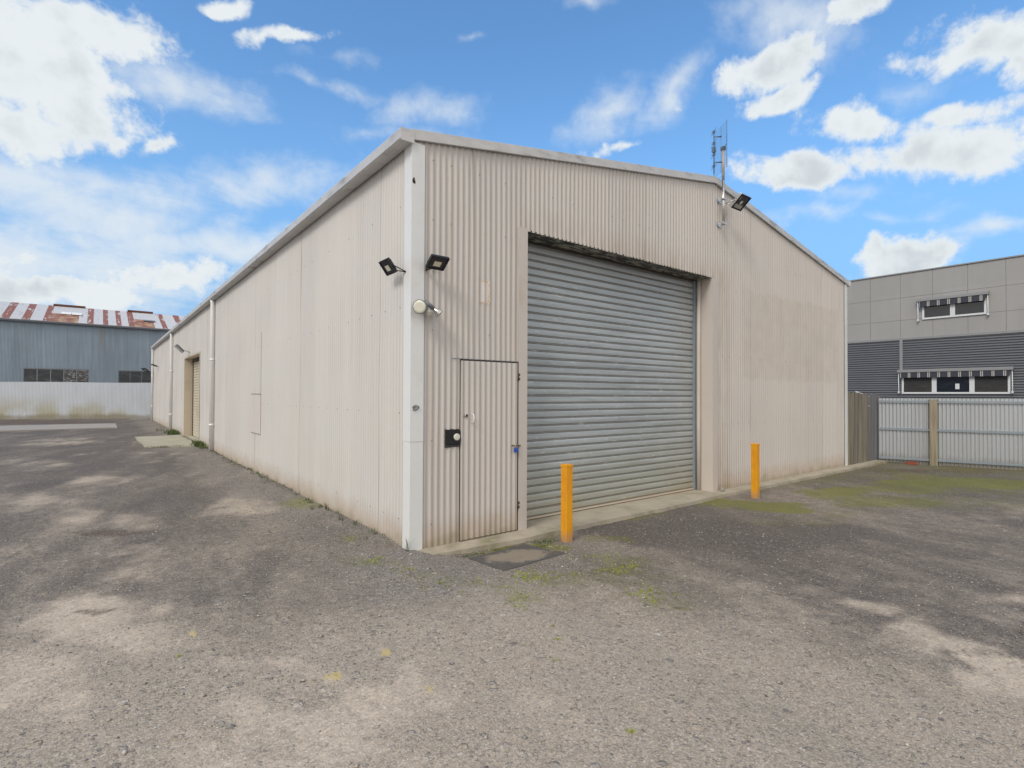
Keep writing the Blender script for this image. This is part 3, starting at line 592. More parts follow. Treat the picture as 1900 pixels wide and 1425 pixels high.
dust_flash = np.maximum(dust_flash, .22*sstep(X*.616+Y*.788, -3.6, -5.2))       # foreground raised too, near flash brightness put into the colour
coarse0 = sstep(X, -1.3, -.4)*sstep(Y, -1.9, -.8)*sstep(X, 2.6, 1.6)
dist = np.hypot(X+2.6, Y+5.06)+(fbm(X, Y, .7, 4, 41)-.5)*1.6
dark = np.maximum(dark, .66*sstep(dist, 3.1, 5.6)); dark = np.maximum(dark, .80*sstep(dist, 7, 13))  # ground darkens away from the camera, flash falloff put into the colour
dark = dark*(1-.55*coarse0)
dark = dark*(1-.8*np.clip(dust_flash*1.15, 0, 1))
dark = np.clip(dark+(fbm(ru*.4, rv*1.5, 1.1, 5, 101)-.5)*.7*(dark > .02)*(1-dust_flash), 0, 1)
moss = np.maximum(moss, .55*np.exp(-((Y+.36)/.07)**2)*sstep(X, .3, .7)*(fbm(X, Y, 1.3, 3, 4) > .47))
moss = np.clip(moss*1.1, 0, 1); moss = np.maximum(moss, .48*sstep(X, 6, 9)*sstep(Y, .2, -.3)*sstep(Y, -5.5, -3)*fbm(X, Y, .9, 4, 51)*1.6)
brown = ell(X, Y, BROWN)
brown = np.maximum(brown, .6*sstep(X, -.5, -.1)*sstep(X, .3, .0)*sstep(Y, 1.5, 4)*fbm(X, Y, 2., 3, 8)*1.3)
brown = np.maximum(brown, .7*np.exp(-((Y+.33)/.09)**2)*sstep(X, .2, .4)*sstep(X, 1.5, 1.2))
tan = ell(X, Y, TAN)
coarse = np.maximum(sstep(X, -1.3, -.4)*sstep(Y, -1.9, -.8)*sstep(X, 2.4, 1.4), np.exp(-((X+.3)/.5)**2)*sstep(Y, 0, .4))
coarse = np.clip(coarse*(.6+.8*fbm(X, Y, 2.5, 3, 11)), 0, 1)*(1-dust_flash)
for nm, (a, b_, c_) in (('ga', (dust_flash, dark, moss)), ('gb', (brown, tan, coarse))):
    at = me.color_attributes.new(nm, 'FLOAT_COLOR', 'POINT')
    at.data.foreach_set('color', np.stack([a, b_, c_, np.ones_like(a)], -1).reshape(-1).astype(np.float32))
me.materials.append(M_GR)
ground = bpy.data.objects.new('ground', me); COL.objects.link(ground); ground['kind'] = 'structure'

# loose stones lying on the surface
rng = np.random.default_rng(3)
def scatter(n, x0, x1, y0, y1, dens):
    x = rng.uniform(x0, x1, n); y = rng.uniform(y0, y1, n); k = rng.uniform(0, 1, n) < dens(x, y)
    return x[k], y[k]
def clear(x, y): return ((y > -.27) & (x > -.01)) | ((x > .38) & (x < 1.36) & (y > -1.02) & (y < -.36))
def d1(x, y):
    c = sstep(x, -1.4, -.4)*sstep(x, 2.6, 1.2)*sstep(y, -2.2, -.9)
    w_ = np.exp(-((x+.25)/.35)**2)*(y > 0)
    dd = ell(x, y, DUST)
    return np.where(clear(x, y), 0, np.clip(.34+.8*np.maximum(c, w_)-.4*dd, .08, 1))
xs, ys = scatter(60000, -3.5, 4.0, -4.6, 3.5, d1)
xs2, ys2 = scatter(9000, -2.2, 0, 3.5, 12, lambda x, y: np.where(clear(x, y), 0, np.exp(-((x+.2)/.5)**2)))
xs3, ys3 = scatter(9000, 3.0, 13, -5.5, -.3, lambda x, y: .35+0*x)
sx_ = np.concatenate([xs, xs2, xs3]); sy_ = np.concatenate([ys, ys2, ys3]); N_ = len(sx_)
sr = rng.lognormal(math.log(.0044), .48, N_); sr = np.clip(sr, .0025, .019)
base = np.array([(1,0,0),(0,1,0),(-1,0,0),(0,-1,0),(0,0,1),(0,0,-.6)], float)
V = base[None]*(1+rng.uniform(-.3, .3, (N_, 6, 3)))*sr[:, None, None]
V[:, :, 2] *= .6
an = rng.uniform(0, 6.283, N_); ca_, sa_ = np.cos(an)[:, None], np.sin(an)[:, None]
VX = V[:, :, 0]*ca_-V[:, :, 1]*sa_; VY = V[:, :, 0]*sa_+V[:, :, 1]*ca_
V = np.stack([VX+sx_[:, None], VY+sy_[:, None], V[:, :, 2]+(gz(sx_, sy_)+sr*.2)[:, None]], -1)
tf = np.array([(0,1,4),(1,2,4),(2,3,4),(3,0,4),(1,0,5),(2,1,5),(3,2,5),(0,3,5)])
TF = (tf[None]+(np.arange(N_)*6)[:, None, None]).reshape(-1, 3)
me = bpy.data.meshes.new('gravel'); me.vertices.add(N_*6); me.vertices.foreach_set('co', V.reshape(-1).astype(np.float32))
me.loops.add(TF.size); me.loops.foreach_set('vertex_index', TF.reshape(-1).astype(np.int32)); me.polygons.add(len(TF)); me.polygons.foreach_set('loop_start', (np.arange(len(TF))*3).astype(np.int32)); me.update(calc_edges=True)
me.materials.append(M_ST)
go = bpy.data.objects.new('gravel', me); COL.objects.link(go)
settag(go, 'loose grey gravel chips scattered over the yard and along the wall foot', 'gravel', kind='stuff')

# weeds
def blades(m, cx, cy, n, r, h, wd, lean=.6, z0=None, flat=False):
    for i in range(n):
        a = random.uniform(0, 2*pi); rr = r*sqrt(random.random()); x = cx+rr*cos(a); y = cy+rr*sin(a)
        z = float(gz(x, y)) if z0 is None else z0
        b = random.uniform(0, 2*pi); hh = h*random.uniform(.5, 1.2); ln = hh*lean*random.uniform(.3, 1.5)
        dx, dy = cos(b), sin(b); px, py = -dy*wd, dx*wd
        m.add([(x-px, y-py, z-.003), (x+px, y+py, z-.003), (x+dx*ln*.45+px*.9, y+dy*ln*.45+py*.9, z+hh*.65), (x+dx*ln*.45-px*.9, y+dy*ln*.45-py*.9, z+hh*.65), (x+dx*ln, y+dy*ln, z+hh)], [(0,1,2,3), (3,2,4)])
m = MB()
for (cx, cy, ex, ey, hx, hy, a) in WEEDS:
    ar = abs(ex*hy-ey*hx)*3.14
    k = max(3, min(50, int(ar*700)))
    for i in range(k):
        u = random.gauss(0, .55); v = random.gauss(0, .55); x = cx+ex*u+hx*v; y = cy+ey*u+hy*v
        if bool(clear(np.array(x), np.array(y))): continue
        blades(m, x, y, random.randint(3, 7), random.uniform(.006, .022), .011, .0024, 1.6)
m.build('weeds', M_LEAF, None, ('yellow-green weeds sprouting in small tufts from the gravel', 'weeds', None, 'stuff'))
m = MB()
for i in range(150):
    y = random.uniform(.3, 13); x = -.02-abs(random.gauss(0, .06))
    if random.random() < .65: blades(m, x, y, random.randint(3, 8), .03, random.uniform(.03, .08), .003, .6)
blades(m, -.05, -.02, 12, .035, .13, .003, .5)
for i in range(26): blades(m, -.08+random.gauss(0, .04), 13.8+random.gauss(0, .35), 14, .12, .14, .008, .7)
for i in range(20): blades(m, random.uniform(-1.4, -.2), 14.35-.0*i+random.gauss(0, .09), 8, .1, .06, .007, .9)
for i in range(26): blades(m, -.15+random.gauss(0, .12), 19.6+abs(random.gauss(0, 1.2)), 14, .15, .13, .01, .7)
for i in range(30):
    x = random.uniform(.4, 1.5); blades(m, x, -.36-abs(random.gauss(0, .03)), 8, .03, .012, .003, 1.5)
for i in range(26): blades(m, 1.55+random.gauss(0, .13), -.5+random.gauss(0, .07), 14, .05, .012, .003, 1.6)
m.build('grass', M_LEAFD, None, ('dark green grass tufts growing along the foot of the shed walls and paving', 'grass', None, 'stuff'))

# concrete paving
def slab(name, pts, zt, zb, m_, jag=.012, step=.12):
    m = MB(); out = []
    n = len(pts)
    for i in range(n):
        a = Vector(pts[i]+(0,)); b = Vector(pts[(i+1) % n]+(0,)); L = (b-a).length; k = max(1, int(L/step)); nn = Vector((b-a).normalized().yx[:]+(0,)); nn.x *= -1
        for j in range(k):
            p = a+(b-a)*j/k
            if j: p = p+nn*random.uniform(-jag, jag)
            out.append(p)
    N = len(out); c = sum(out, Vector((0,0,0)))/N
    vs = [(p.x, p.y, zt) for p in out]+[(p.x, p.y, zb) for p in out]
    m.add(vs, [tuple(range(N))]+[(i, N+i, N+(i+1) % N, (i+1) % N) for i in range(N)])
    o = m.build(name, m_); o['kind'] = 'structure'; return o
slab('pavement', [(.02,-.235),(1.28,-.335),(2.08,-.30),(4.63,-.295),(5.42,-.25),(9.,-.27),(13.35,-.28),(13.35,.5),(.02,.5)], .0, -.3, M_CONC, .012, .1)
slab('path', [(-1.51,19.12),(-1.44,14.59),(-.16,13.95),(.35,14.6),(.35,19.0)], .035, -.2, M_CONC2, .02, .4)
slab('path', [(-10.0,30.8),(-9.6,26.0),(-1.87,25.84),(-1.84,30.19)], .05, -.2, M_CONC3, .03, .6)

# ================================================================= THE CREAM SHED
E0, RZ, RX, WX, LY = 4.338, 5.337, 5.797, 11.55, 33.0
def topz(x): return E0+(RZ-E0)*x/RX if x < RX else RZ-(RZ-4.325)*(x-RX)/(WX-RX)
shed = empty('warehouse', 'long cream corrugated-iron shed with a big grey roller door in its gable end', 'shed')
J0, J1, JZ = 1.579, 5.726, 3.687
m = MB()
FN = (0, -1, 0)
for a, b, zf in ((.02, .607, lambda s: (0.0, topz(s)+.05)), (.607, 1.436, lambda s: (2.052, topz(s)+.05)), (1.436, 1.52, lambda s: (0.0, topz(s)+.05)),
                 (1.52, RX, lambda s: (JZ+.004*sin(s*9), topz(s)+.05) if s < 5.76 else (0.0, topz(s)+.05)), (RX, 11.42, lambda s: (0.0, topz(s)+.05))):
    if b == RX:
        m.corr((0,0,0), (1,0,0), FN, a, 5.76, lambda s: (JZ, topz(s)+.05), rows=5, bow=.004); m.corr((0,0,0), (1,0,0), FN, 5.76, RX, lambda s: (0.0, topz(s)+.05), rows=8, bow=.004)
    else: m.corr((0,0,0), (1,0,0), FN, a, b, zf, rows=8, bow=.004)
# roofing screws in rows on the girts
def screws(m, pts, N, mi):
    N = Vector(N); R = N.to_track_quat('Z', 'Y').to_matrix()
    for p in pts: m.box((-.005,-.005,0), (.005,.005,.005), mi, R, p)
P_ = []
for z in (.25, 1.15, 2.35, 3.55, 4.2):
    k = 3
    while (k+.25)*.0762 < 11.3:
        x = (k+.25)*.0762; ok = (z < topz(x)-.05) and not (.58 < x < 1.5 and z < 2.1) and not (1.4 < x < 5.95 and z < 3.8)
        if ok: P_.append((x, -.009, z))
        k += random.choice((3, 5, 10))
screws(m, P_, FN, 1)
front_wall = m.build('front_wall', [M_WALL, M_GREYPL], shed)
m = MB()
SN = (-1, 0, 0); S0, S1, SZ = 14.755, 18.535, 2.968
m.corr((0,0,0), (0,1,0), SN, .1, S0-.06, lambda s: (-.03, 4.37), rows=8, bow=.005); m.corr((0,0,0), (0,1,0), SN, S0-.06, S1+.06, lambda s: (SZ+.03, 4.37), rows=4, bow=.005); m.corr((0,0,0), (0,1,0), SN, S1+.06, LY, lambda s: (-.03, 4.37), rows=8, bow=.005)
P_ = []
for z in (.3, 1.45, 2.6, 3.7):
    k = 3
    while (k+.25)*.0762 < 30:
        y = (k+.25)*.0762
        if not (S0-.2 < y < S1+.2 and z < 3.1): P_.append((-.009, y, z))
        k += random.choice((5, 10, 10, 5))
screws(m, P_, SN, 1)
m.build('side_wall', [M_SIDE, M_GREYPL], shed)
m = MB(); m.corr((WX,0,0), (0,1,0), (1,0,0), .02, LY, lambda s: (0, 4.37), seg=4); m.build('far_side_wall', M_SIDE, shed)
m = MB(); m.corr((0,LY,0), (1,0,0), (0,1,0), .02, WX, lambda s: (0, topz(s)+.05), seg=4); m.build('rear_wall', M_SIDE, shed)
# roof sheeting
m = MB()
for sgn, xe in ((1, -.06), (-1, WX+.06)):
    ze = (E0+.085)-(RZ-E0)/RX*.06 if sgn == 1 else 4.325+.085-.01
    d = Vector((RX-xe, 0, RZ+.085-ze)); L = d.length; d.normalize(); nrm = Vector((-d.z*1, 0, d.x)) if sgn == 1 else Vector((-d.z, 0, d.x))
    if nrm.z < 0: nrm = -nrm
    m.corr((xe, 0, ze), (0, 1, 0), nrm, -.0, LY+.05, lambda s: (0, L), seg=4, up=tuple(d))
m.build('roof', M_GUT, shed)
m = MB(); m.prism([(-.16,-.03),(0,.03),(.16,-.03),(.16,-.036),(0,.02),(-.16,-.036)], lambda u, v: (RX+u, -.0, RZ+.10+v), lambda u, v: (RX+u, LY, RZ+.10+v)); m.build('ridge_cap', M_GUT, shed)
# verge cappings up the gable
for x0, x1, nm in ((-.03, RX, 0), (RX+.002, WX+.05, 1)):
    m = MB(); a = (lambda x: topz(max(x, 0)) if x <= WX else topz(WX)-.01)
    z0, z1 = a(x0), a(x1)
    prof = [(-.045,.004),(-.03,-.002),(-.03,.0),(-.045,.112),(.02,.118),(.14,.112),(.14,.104),(.01,.108),(-.012,.10),(-.012,.0)]
    prof = [(-.042,0),(-.042,.112),(.14,.118),(.14,.108),(-.012,.104),(-.012,0)]
    m.prism(prof, lambda u, v: (x0, u, z0+v), lambda u, v: (x1, u, z1+v)); o = m.build('verge_capping', M_GUT, shed); bevel(o, .004)
# gutter along the side
m = MB()
gp = [(-.02,4.30),(-.14,4.30),(-.158,4.318),(-.158,4.418),(-.150,4.432),(-.138,4.432),(-.138,4.422),(-.146,4.414),(-.146,4.326),(-.134,4.312),(-.026,4.312),(-.026,4.40),(-.02,4.40)]
for k in range(6):
    y0 = -.045+k*5.6; y1 = min(LY+.05, y0+5.596)
    m.prism(gp, lambda u, v: (u, y0, v), lambda u, v: (u, y1, v))
    m.prism([(-.162,4.295),(-.162,4.434),(-.155,4.434),(-.155,4.3015),(-.02,4.3015),(-.02,4.295)], lambda u, v: (u, y1-.03, v), lambda u, v: (u, y1+.012, v))
m.box((-.1595,-.049,4.298),(-.002,-.0455,4.428))
o = m.build('gutter', M_GUT, shed)
m = MB(); m.prism([(.02+WX,4.30),(WX+.14,4.30),(WX+.158,4.43),(WX+.146,4.43),(WX+.13,4.312),(WX+.026,4.312),(WX+.026,4.40),(WX+.02,4.40)], lambda u, v: (u, -.045, v), lambda u, v: (u, LY, v)); m.build('gutter', M_GUT, shed)
# corner flashings, in two overlapping lengths
m = MB()
def cornerfl(m, z0, z1, o):
    prof = [(-.014-o, .148),(-.014-o, -.014-o),(.142, -.014-o),(.142,-.010-o),(-.010-o,-.010-o),(-.010-o,.148)]
    m.prism(prof, lambda u, v: (u, v, z0), lambda u, v: (u, v, z1))
cornerfl(m, -.03, 1.158, 0); cornerfl(m, 1.150, 4.33, .004)
o = m.build('corner_flashing', M_WHITEFL, shed); bevel(o, .0035, 2)
h = MB(); h.v = []
# hole rusted through near the top, and drips at the lap
for (x, z, r) in ((.006, 3.915, .028), (.016, 3.90, .018), (.010, 3.94, .014)):
    ang = [2*pi*i/9 for i in range(9)]; h.add([(x+r*cos(a_)*random.uniform(.6, 1.1)*.8, -.0195, z+r*sin(a_)*random.uniform(.7, 1.1)) for a_ in ang], [tuple(range(9))])
h.build('rust_hole', M_DARKGAP, o)
m = MB(); m.prism([(11.405,-.016),(11.562,-.016),(11.562,.1),(11.556,.1),(11.556,-.010),(11.405,-.010)], lambda u, v: (u, v, 0.0), lambda u, v: (u, v, 4.33)); o = m.build('corner_flashing', M_WHITEFL, shed)
# door jambs and reveal
m = MB(); m.box((1.448,-.020,0), (J0,-.012,JZ+.03)); m.box((J0-.006,-.012,0), (J0,.34,JZ)); m.build('door_jamb', M_FLASH, shed)
m = MB()
m.box((J1,-.0185,0), (J1+.155,-.011,JZ)); m.box((J1,-.011,0), (J1+.006,.20,JZ)); m.box((J1+.006,.02,0), (J1+.1,.35,JZ))
m.tube([(J1-.035,.235,.0),(J1-.037,.235,1.2),(J1-.030,.24,2.4),(J1-.034,.235,JZ)], .036, 12)
m.build('door_jamb', M_FLASH, shed)
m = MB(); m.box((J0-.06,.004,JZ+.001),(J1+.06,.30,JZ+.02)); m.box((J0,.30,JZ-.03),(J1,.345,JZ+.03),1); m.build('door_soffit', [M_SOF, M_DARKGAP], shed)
m = MB(); m.box((.02,.36,.0),(1.5,.40,3.9)); m.box((5.8,.36,0),(WX-.1,.40,3.9)); m.box((1.5,.40,-.1),(5.8,.44,4.0)); m.build('inner_lining', M_DARKGAP, shed)
# big roller door: one curtain of rolled slats
m = MB()
sp = [(0,-.004),(.005,-.004),(.006,-.011),(.011,-.0145),(.017,-.0135),(.0185,-.004),(.0235,-.004),(.0245,-.0165),(.029,-.0190),(.048,-.0205),(.072,-.0207),(.091,-.0195),(.098,-.0165),(.099,-.004)]
rows = []
for k in range(37):
    for dz, o_ in sp:
        z = .03+k*.1+dz
        if z < JZ+.03: rows.append([(x, .325+o_+.004*sin(x*2.3+k*.7)*sin(k*1.9+x), z+.002*sin(x*1.7+k)) for x in (J0+.02, 2.2, 2.9, 3.6, 4.3, 5.0, J1-.075)])
m.grid([list(reversed(r)) for r in rows], 0, False)
m.box((J0+.02,.295,.012),(J1-.075,.33,.034),1)
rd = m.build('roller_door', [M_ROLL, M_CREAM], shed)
m = MB(); m.box((J1-.105,.270,0),(J1-.066,.345,JZ-.02)); m.build('guide_rail', M_GALVBL, rd)
m = MB(); m.box((J0,.270,0),(J0+.035,.345,JZ-.02)); m.build('guide_rail', M_GALVBL, rd)
# personnel door
m = MB()
m.corr((0,-.016,0), (1,0,0), FN, .6165, 1.426, lambda s: (.012, 2.035), amp=.008)
m.box((.6165,-.016,.012),(.634,.0,2.035)); m.box((1.412,-.016,.012),(1.426,.0,2.035)); 
pdoor = m.build('personnel_door', M_WALL, shed)
m = MB(); m.box((.605,-.004,.0),(.6165,.03,2.05)); m.box((1.4275,-.004,.0),(1.449,.03,2.05)); m.box((.6165,-.004,2.036),(1.4275,.03,2.05)); m.build('door_gap', M_DARKGAP, shed)
m = MB(); m.box((.50,-.0145,2.052),(1.53,-.0102,2.058)); m.build('door_head_trim', M_GREYPL, shed)
m = MB(); m.tube([(.682,-.012,1.413),(.682,-.034,1.413)], .022, 14); m.tube([(.682,-.034,1.413),(.682,-.038,1.413)], .015, 12, 1); m.box((.680,-.0395,1.407),(.684,-.0375,1.419),1); m.build('door_lock', [M_SILVER, M_DARKGAP], pdoor)
m = MB(); m.tube([(.762,-.02,1.43),(.763,-.045,1.425),(.765,-.058,1.40),(.765,-.058,1.36),(.763,-.045,1.335),(.762,-.02,1.33)], .006, 8); m.build('door_handle', M_PVC, pdoor)
m = MB(); m.box((1.335,-.034,1.030),(1.440,-.028,1.046)); m.box((1.432,-.032,1.022),(1.468,-.021,1.040)); m.tube([(1.378,-.03,1.038),(1.378,-.055,1.038)], .006, 8); m.build('hasp', M_BRASS, pdoor)
for z in (1.87, .31):
    m = MB(); m.tube([(1.437,-.02,z-.05),(1.437,-.02,z+.05)], .007, 8); m.box((1.437,-.023,z-.04),(1.462,-.020,z-.01)); m.box((1.437,-.023,z+.01),(1.462,-.020,z+.04)); m.build('hinge', M_DARKGAP, pdoor)
# side roller door in its cream reveal
m = MB()
m.box((-.018,S1,-.0),(-.011,S1+.07,SZ+.06)); m.box((-.018,S0-.07,0),(-.011,S0,SZ+.06)); m.box((-.018,S0,SZ),(-.011,S1,SZ+.06))
m.box((-.011,S1,0),(.34,S1+.01,SZ)); m.box((-.011,S0-.01,0),(.34,S0,SZ)); m.box((-.011,S0,SZ),(.34,S1,SZ+.012))
m.build('side_door_reveal', M_CREAM, shed)
m = MB(); rows = []
for k in range(30):
    for dz, o_ in sp[::1]:
        z = .04+k*.1+dz
        if z < SZ: rows.append([(.30+o_*1.3, y, z) for y in (S0+.01, S1-.09)])
m.grid(rows, 0, False); sdr = m.build('side_roller_door', M_SLATC, shed)
m = MB(); m.box((.255,S1-.10,0),(.33,S1-.01,SZ)); m.build('guide_rail', M_DARKGAP, sdr)
m = MB(); m.box((.24,S0,SZ-.14),(.30,S1,SZ)); m.build('door_drum_cover', M_DARKGAP, sdr)
# replacement sheet let into the side wall
m = MB(); m.corr((-.003,0,0), (0,1,0), SN, 6.50, 7.35, lambda s: (.83, 1.646)); m.box((-.012,6.50,1.64),(-.0095,7.35,1.652),1); m.box((-.012,6.50,.822),(-.0095,7.35,.832),1); m.box((-.0125,6.494,1.64),(-.0095,6.502,2.9),1); m.build('patch_sheet', [painted_sheet('patch_cream', (.60,.56,.545), .03, False, .3), M_GREYPL], shed)
# pale ghost of a removed notice with old glue round it
m = MB(); m.corr((0,-.0018,0), (1,0,0), FN, .885, .985, lambda s: (2.73, 2.965)); 
for a, b, c, d in ((.862,.885,2.715,2.985),(.985,1.02,2.715,2.985),(.885,.985,2.965,2.985),(.885,.985,2.712,2.73)): m.corr((0,-.0018,0), (1,0,0), FN, a, b, lambda s: (c+.008*sin(s*300), d+.006*sin(s*410)), mi=1)
def thinglue():
    mm, t, b = mat('glue_trace'); P = objc(t); c = t.mix(t.ss(t.noise(P, 60, 4, .7), .46, .60), (.66,.585,.525), (.55,.39,.22)); setp(t, b, c, .6, 0, .3); return mm
m.build('notice_mark', [simple('notice_pale', (.64,.60,.57), .5, var=.05), thinglue()], shed)
# downpipes
for k, (y, zc) in enumerate(((11.94, (2.58, .74)), (22.62, (2.61, .70)), (32.95, (2.65, .86)))):
    m = MB(); m.tube([(-.075,y,-.02),(-.075,y,4.22),(-.085,y,4.302)], .055, 20); dp = m.build('downpipe', M_PVC, shed)
    for z in zc:
        m = MB(); m.tube([(-.075,y,z),(-.075,y,z+.055)], .0615, 20); m.box((-.075,y-.02,z+.01),(0,y+.02,z+.04),1); m.build('pipe_collar', [M_PVC, M_GREYPL], dp)

# ================================================================= FITTINGS ON THE SHED
def frame_from(wd, nd):
    X_ = Vector(wd).normalized(); Z_ = Vector(nd).normalized(); Z_ = (Z_-X_*Z_.dot(X_)).normalized(); Y_ = Z_.cross(X_)
    return Matrix((X_, Y_, Z_)).transposed()
def flood(label, c, wd, nd, w_, h_, t_, anchor, housing, rim, glass, led, led_sz, group=None, reflector=False):
    c = Vector(c); an = Vector(anchor); R = frame_from(wd, nd)
    r = empty('floodlight', label, 'floodlight', group, tuple(an))
    def L(p): return R @ Vector(p)+c-an
    m = MB(); org = c-an
    m.frame(R, org, (-w_/2,-h_/2,-t_), (w_/2,h_/2,-.006))
    for k in range(7):
        x = -w_*.38+w_*.76*k/6; m.frame(R, org, (x-.003,-h_*.36,-t_-.018), (x+.003,h_*.36,-t_+.002))
    o = m.build('housing', housing, None); o.parent = r; bevel(o, .004)
    m = MB(); e = .016*w_/.22
    m.frame(R, org, (-w_/2,-h_/2,-.0055), (w_/2,-h_/2+e,.004)); m.frame(R, org, (-w_/2,h_/2-e,-.0055), (w_/2,h_/2,.004))
    m.frame(R, org, (-w_/2,-h_/2+e,-.0055), (-w_/2+e,h_/2-e,.004)); m.frame(R, org, (w_/2-e,-h_/2+e,-.0055), (w_/2,h_/2-e,.004))
    o = m.build('rim', rim, None); o.parent = r
    m = MB(); m.frame(R, org, (-w_/2+e,-h_/2+e,-.0058), (w_/2-e,h_/2-e,-.003)); o = m.build('glass', glass, None); o.parent = r
    m = MB()
    if reflector: m.frame(R, org, (-w_*.36,-h_*.40,-.0028), (w_*.36,-h_*.16,-.0016), 1); m.frame(R, org, (-w_*.36,h_*.10,-.0028), (-w_*.30,h_*.34,-.0016), 1)
    m.frame(R, org, (-led_sz[0]/2,-led_sz[1]/2+led_sz[2],-.0028), (led_sz[0]/2,led_sz[1]/2+led_sz[2],-.0012)); o = m.build('led_panel', [led, M_SILVER], None); o.parent = r
    # U bracket from the sides of the housing back to the wall
    m = MB()
    for s in (-1, 1):
        a = L((s*(w_/2+.006), 0, -t_*.5)); m.tube([a, a*.45+Vector((0,0,0)), a*.12], .006, 6)
    a = L((-(w_/2+.006), 0, -t_*.5))*.12; b = L(((w_/2+.006), 0, -t_*.5))*.12; m.tube([a, (a+b)/2, b], .007, 6)
    m.tube([(a+b)/2, (0,0,0)], .010, 8)
    o = m.build('bracket', housing, None); o.parent = r
    return r
flood('thin black floodlight above the personnel door, tilted down over the front yard', (.23,-.15,3.045), (1,0,0), (0,-.62,-.80), .215, .17, .030, (.16,-.016,2.985), M_BLACK, M_BLACK, M_GLASSBLK, M_LED, (.085,.062,-.012))
flood('thin black floodlight fixed round the corner on the long side wall', (-.16,.26,3.02), (0,-1,0), (-.80,0,-.60), .215, .17, .030, (-.016,.10,2.965), M_BLACK, M_BLACK, M_GLASSBLK, M_LED, (.085,.062,-.012))
flood('grey floodlight over the recessed side door on the long wall', (-.34,17.3,3.24), (0,-1,0), (-.72,0,-.69), .40, .34, .07, (-.012,17.0,3.12), M_GREYPL, M_SILVER, M_SILVER, M_LED, (.12,.12,0))
flood('small dark floodlight seen edge-on beyond the furthest downpipes of the long wall', (-.20,30.0,3.17), (0,-1,0), (-.35,0,-.93), .36, .30, .04, (-.012,29.6,3.12), M_BLACK, M_BLACK, M_GLASSBLK, M_LED, (.1,.08,0))
flood('small dark floodlight poking out past the far end of the long wall', (-.40,33.25,3.02), (.5,-1,0), (-.60,-.2,-.75), .40, .34, .04, (-.02,33.05,2.85), M_BLACK, M_BLACK, M_GLASSBLK, M_LED, (.1,.08,0))
# antenna mast
MXp = 5.935
mast = empty('antenna_mast', 'galvanised mast with a wire grid antenna at the peak of the gable', 'antenna', None, (MXp,-.09,4.60))
def mb(m, name, mats, par, ploc):
    o = m.build(name, mats, None); o.parent = par
    o.data.transform(Matrix.Translation(-Vector(ploc))); return o
ML = (MXp,-.09,4.60)
m = MB(); m.tube([(MXp,-.09,4.62),(MXp,-.09,5.40)], .024, 14, 0); m.tube([(MXp,-.09,5.40),(MXp,-.09,5.99)], .024, 14, 1); mb(m, 'mast', [M_SILVER, M_MASTTAPE], mast, ML)
for z in (4.64, 5.07):
    m = MB(); m.box((MXp-.045,-.13,z-.012),(MXp+.045,-.06,z+.012)); m.tube([(MXp-.05,-.06,z),(MXp-.05,.0,z)], .007, 8); m.tube([(MXp+.05,-.06,z),(MXp+.05,.0,z)], .007, 8); m.box((MXp-.07,-.012,z-.03),(MXp+.07,-.008,z+.03)); mb(m, 'mast_clamp', M_SILVER, mast, ML)
dA = Vector((-.566,-.824,0)).normalized(); nA = Vector((-.824,.566,0)).normalized()
pc = Vector((MXp,-.09,0))
m = MB()
zlo, zhi = 5.53, 6.36
for t_ in (-.27, -.02, .2): 
    p = pc+dA*t_+nA*.03
    if t_ == .2: m.tube([(p.x,p.y,zlo+.02),(p.x,p.y,5.94)], .0055, 6); m.tube([(p.x,p.y,5.97),(p.x,p.y,zhi)], .0055, 6)
    else: m.tube([(p.x,p.y,zlo),(p.x,p.y,zhi-.0)], .003, 6)
for k in range(19):
    z = zlo+.03+(zhi-zlo-.05)*k/18; a = pc+dA*-.27+nA*.03; b = pc+dA*.2+nA*.03; m.tube([(a.x,a.y,z),(b.x,b.y,z)], .0024, 5)
mb(m, 'grid_reflector', M_ANT, mast, ML)
m = MB()
nf = pc+nA*.155+dA*-.03
m.tube([(nf.x,nf.y,5.53),(nf.x,nf.y,6.27)], .0075, 8)
for z in (5.66, 5.86, 5.98, 6.06, 6.26):
    for s in (-1, 1):
        a = nf; b = nf+dA*.10*s; m.tube([(a.x,a.y,z),(b.x,b.y,z+.03)], .004, 6); m.tube([(a.x,a.y,z),(b.x,b.y,z-.03)], .004, 6)
    m.box((nf.x-.016,nf.y-.016,z-.02),(nf.x+.016,nf.y+.016,z+.02))
m.box((nf.x-.024,nf.y-.024,5.90),(nf.x+.024,nf.y+.024,5.985))
mb(m, 'dipole_array', M_ANT, mast, ML)
for z in (5.72, 6.17):
    m = MB(); a = pc+nA*.03; m.tube([(a.x,a.y,z),(nf.x,nf.y,z)], [.014,.007], 8); mb(m, 'dipole_arm', M_ANT, mast, ML)
m = MB()
a = pc+dA*.2+nA*.03; m.tube([(pc.x,pc.y,5.955),(a.x,a.y,5.955)], .008, 6); m.box((pc.x-.035,pc.y-.035,5.93),(pc.x+.035,pc.y+.035,5.985))
mb(m, 'antenna_bracket', M_ANT, mast, ML); m = MB()
m.tube([(nf.x,nf.y,5.54),(nf.x-.02,nf.y,5.46),(nf.x+.06,nf.y-.03,5.43),(MXp-.03,-.10,5.47),(MXp-.03,-.10,5.2)], .004, 6)
mb(m, 'cable', M_ANT, mast, ML)
flood('silver-framed floodlight clamped to the antenna mast high on the gable', (MXp+.22,-.30,5.00), (1,0,0), (.10,-.66,-.74), .31, .27, .06, (MXp+.03,-.10,5.0), M_SILVER, M_BLACK, M_GLASSBLK, M_LED, (.06,.06,0), None, True)
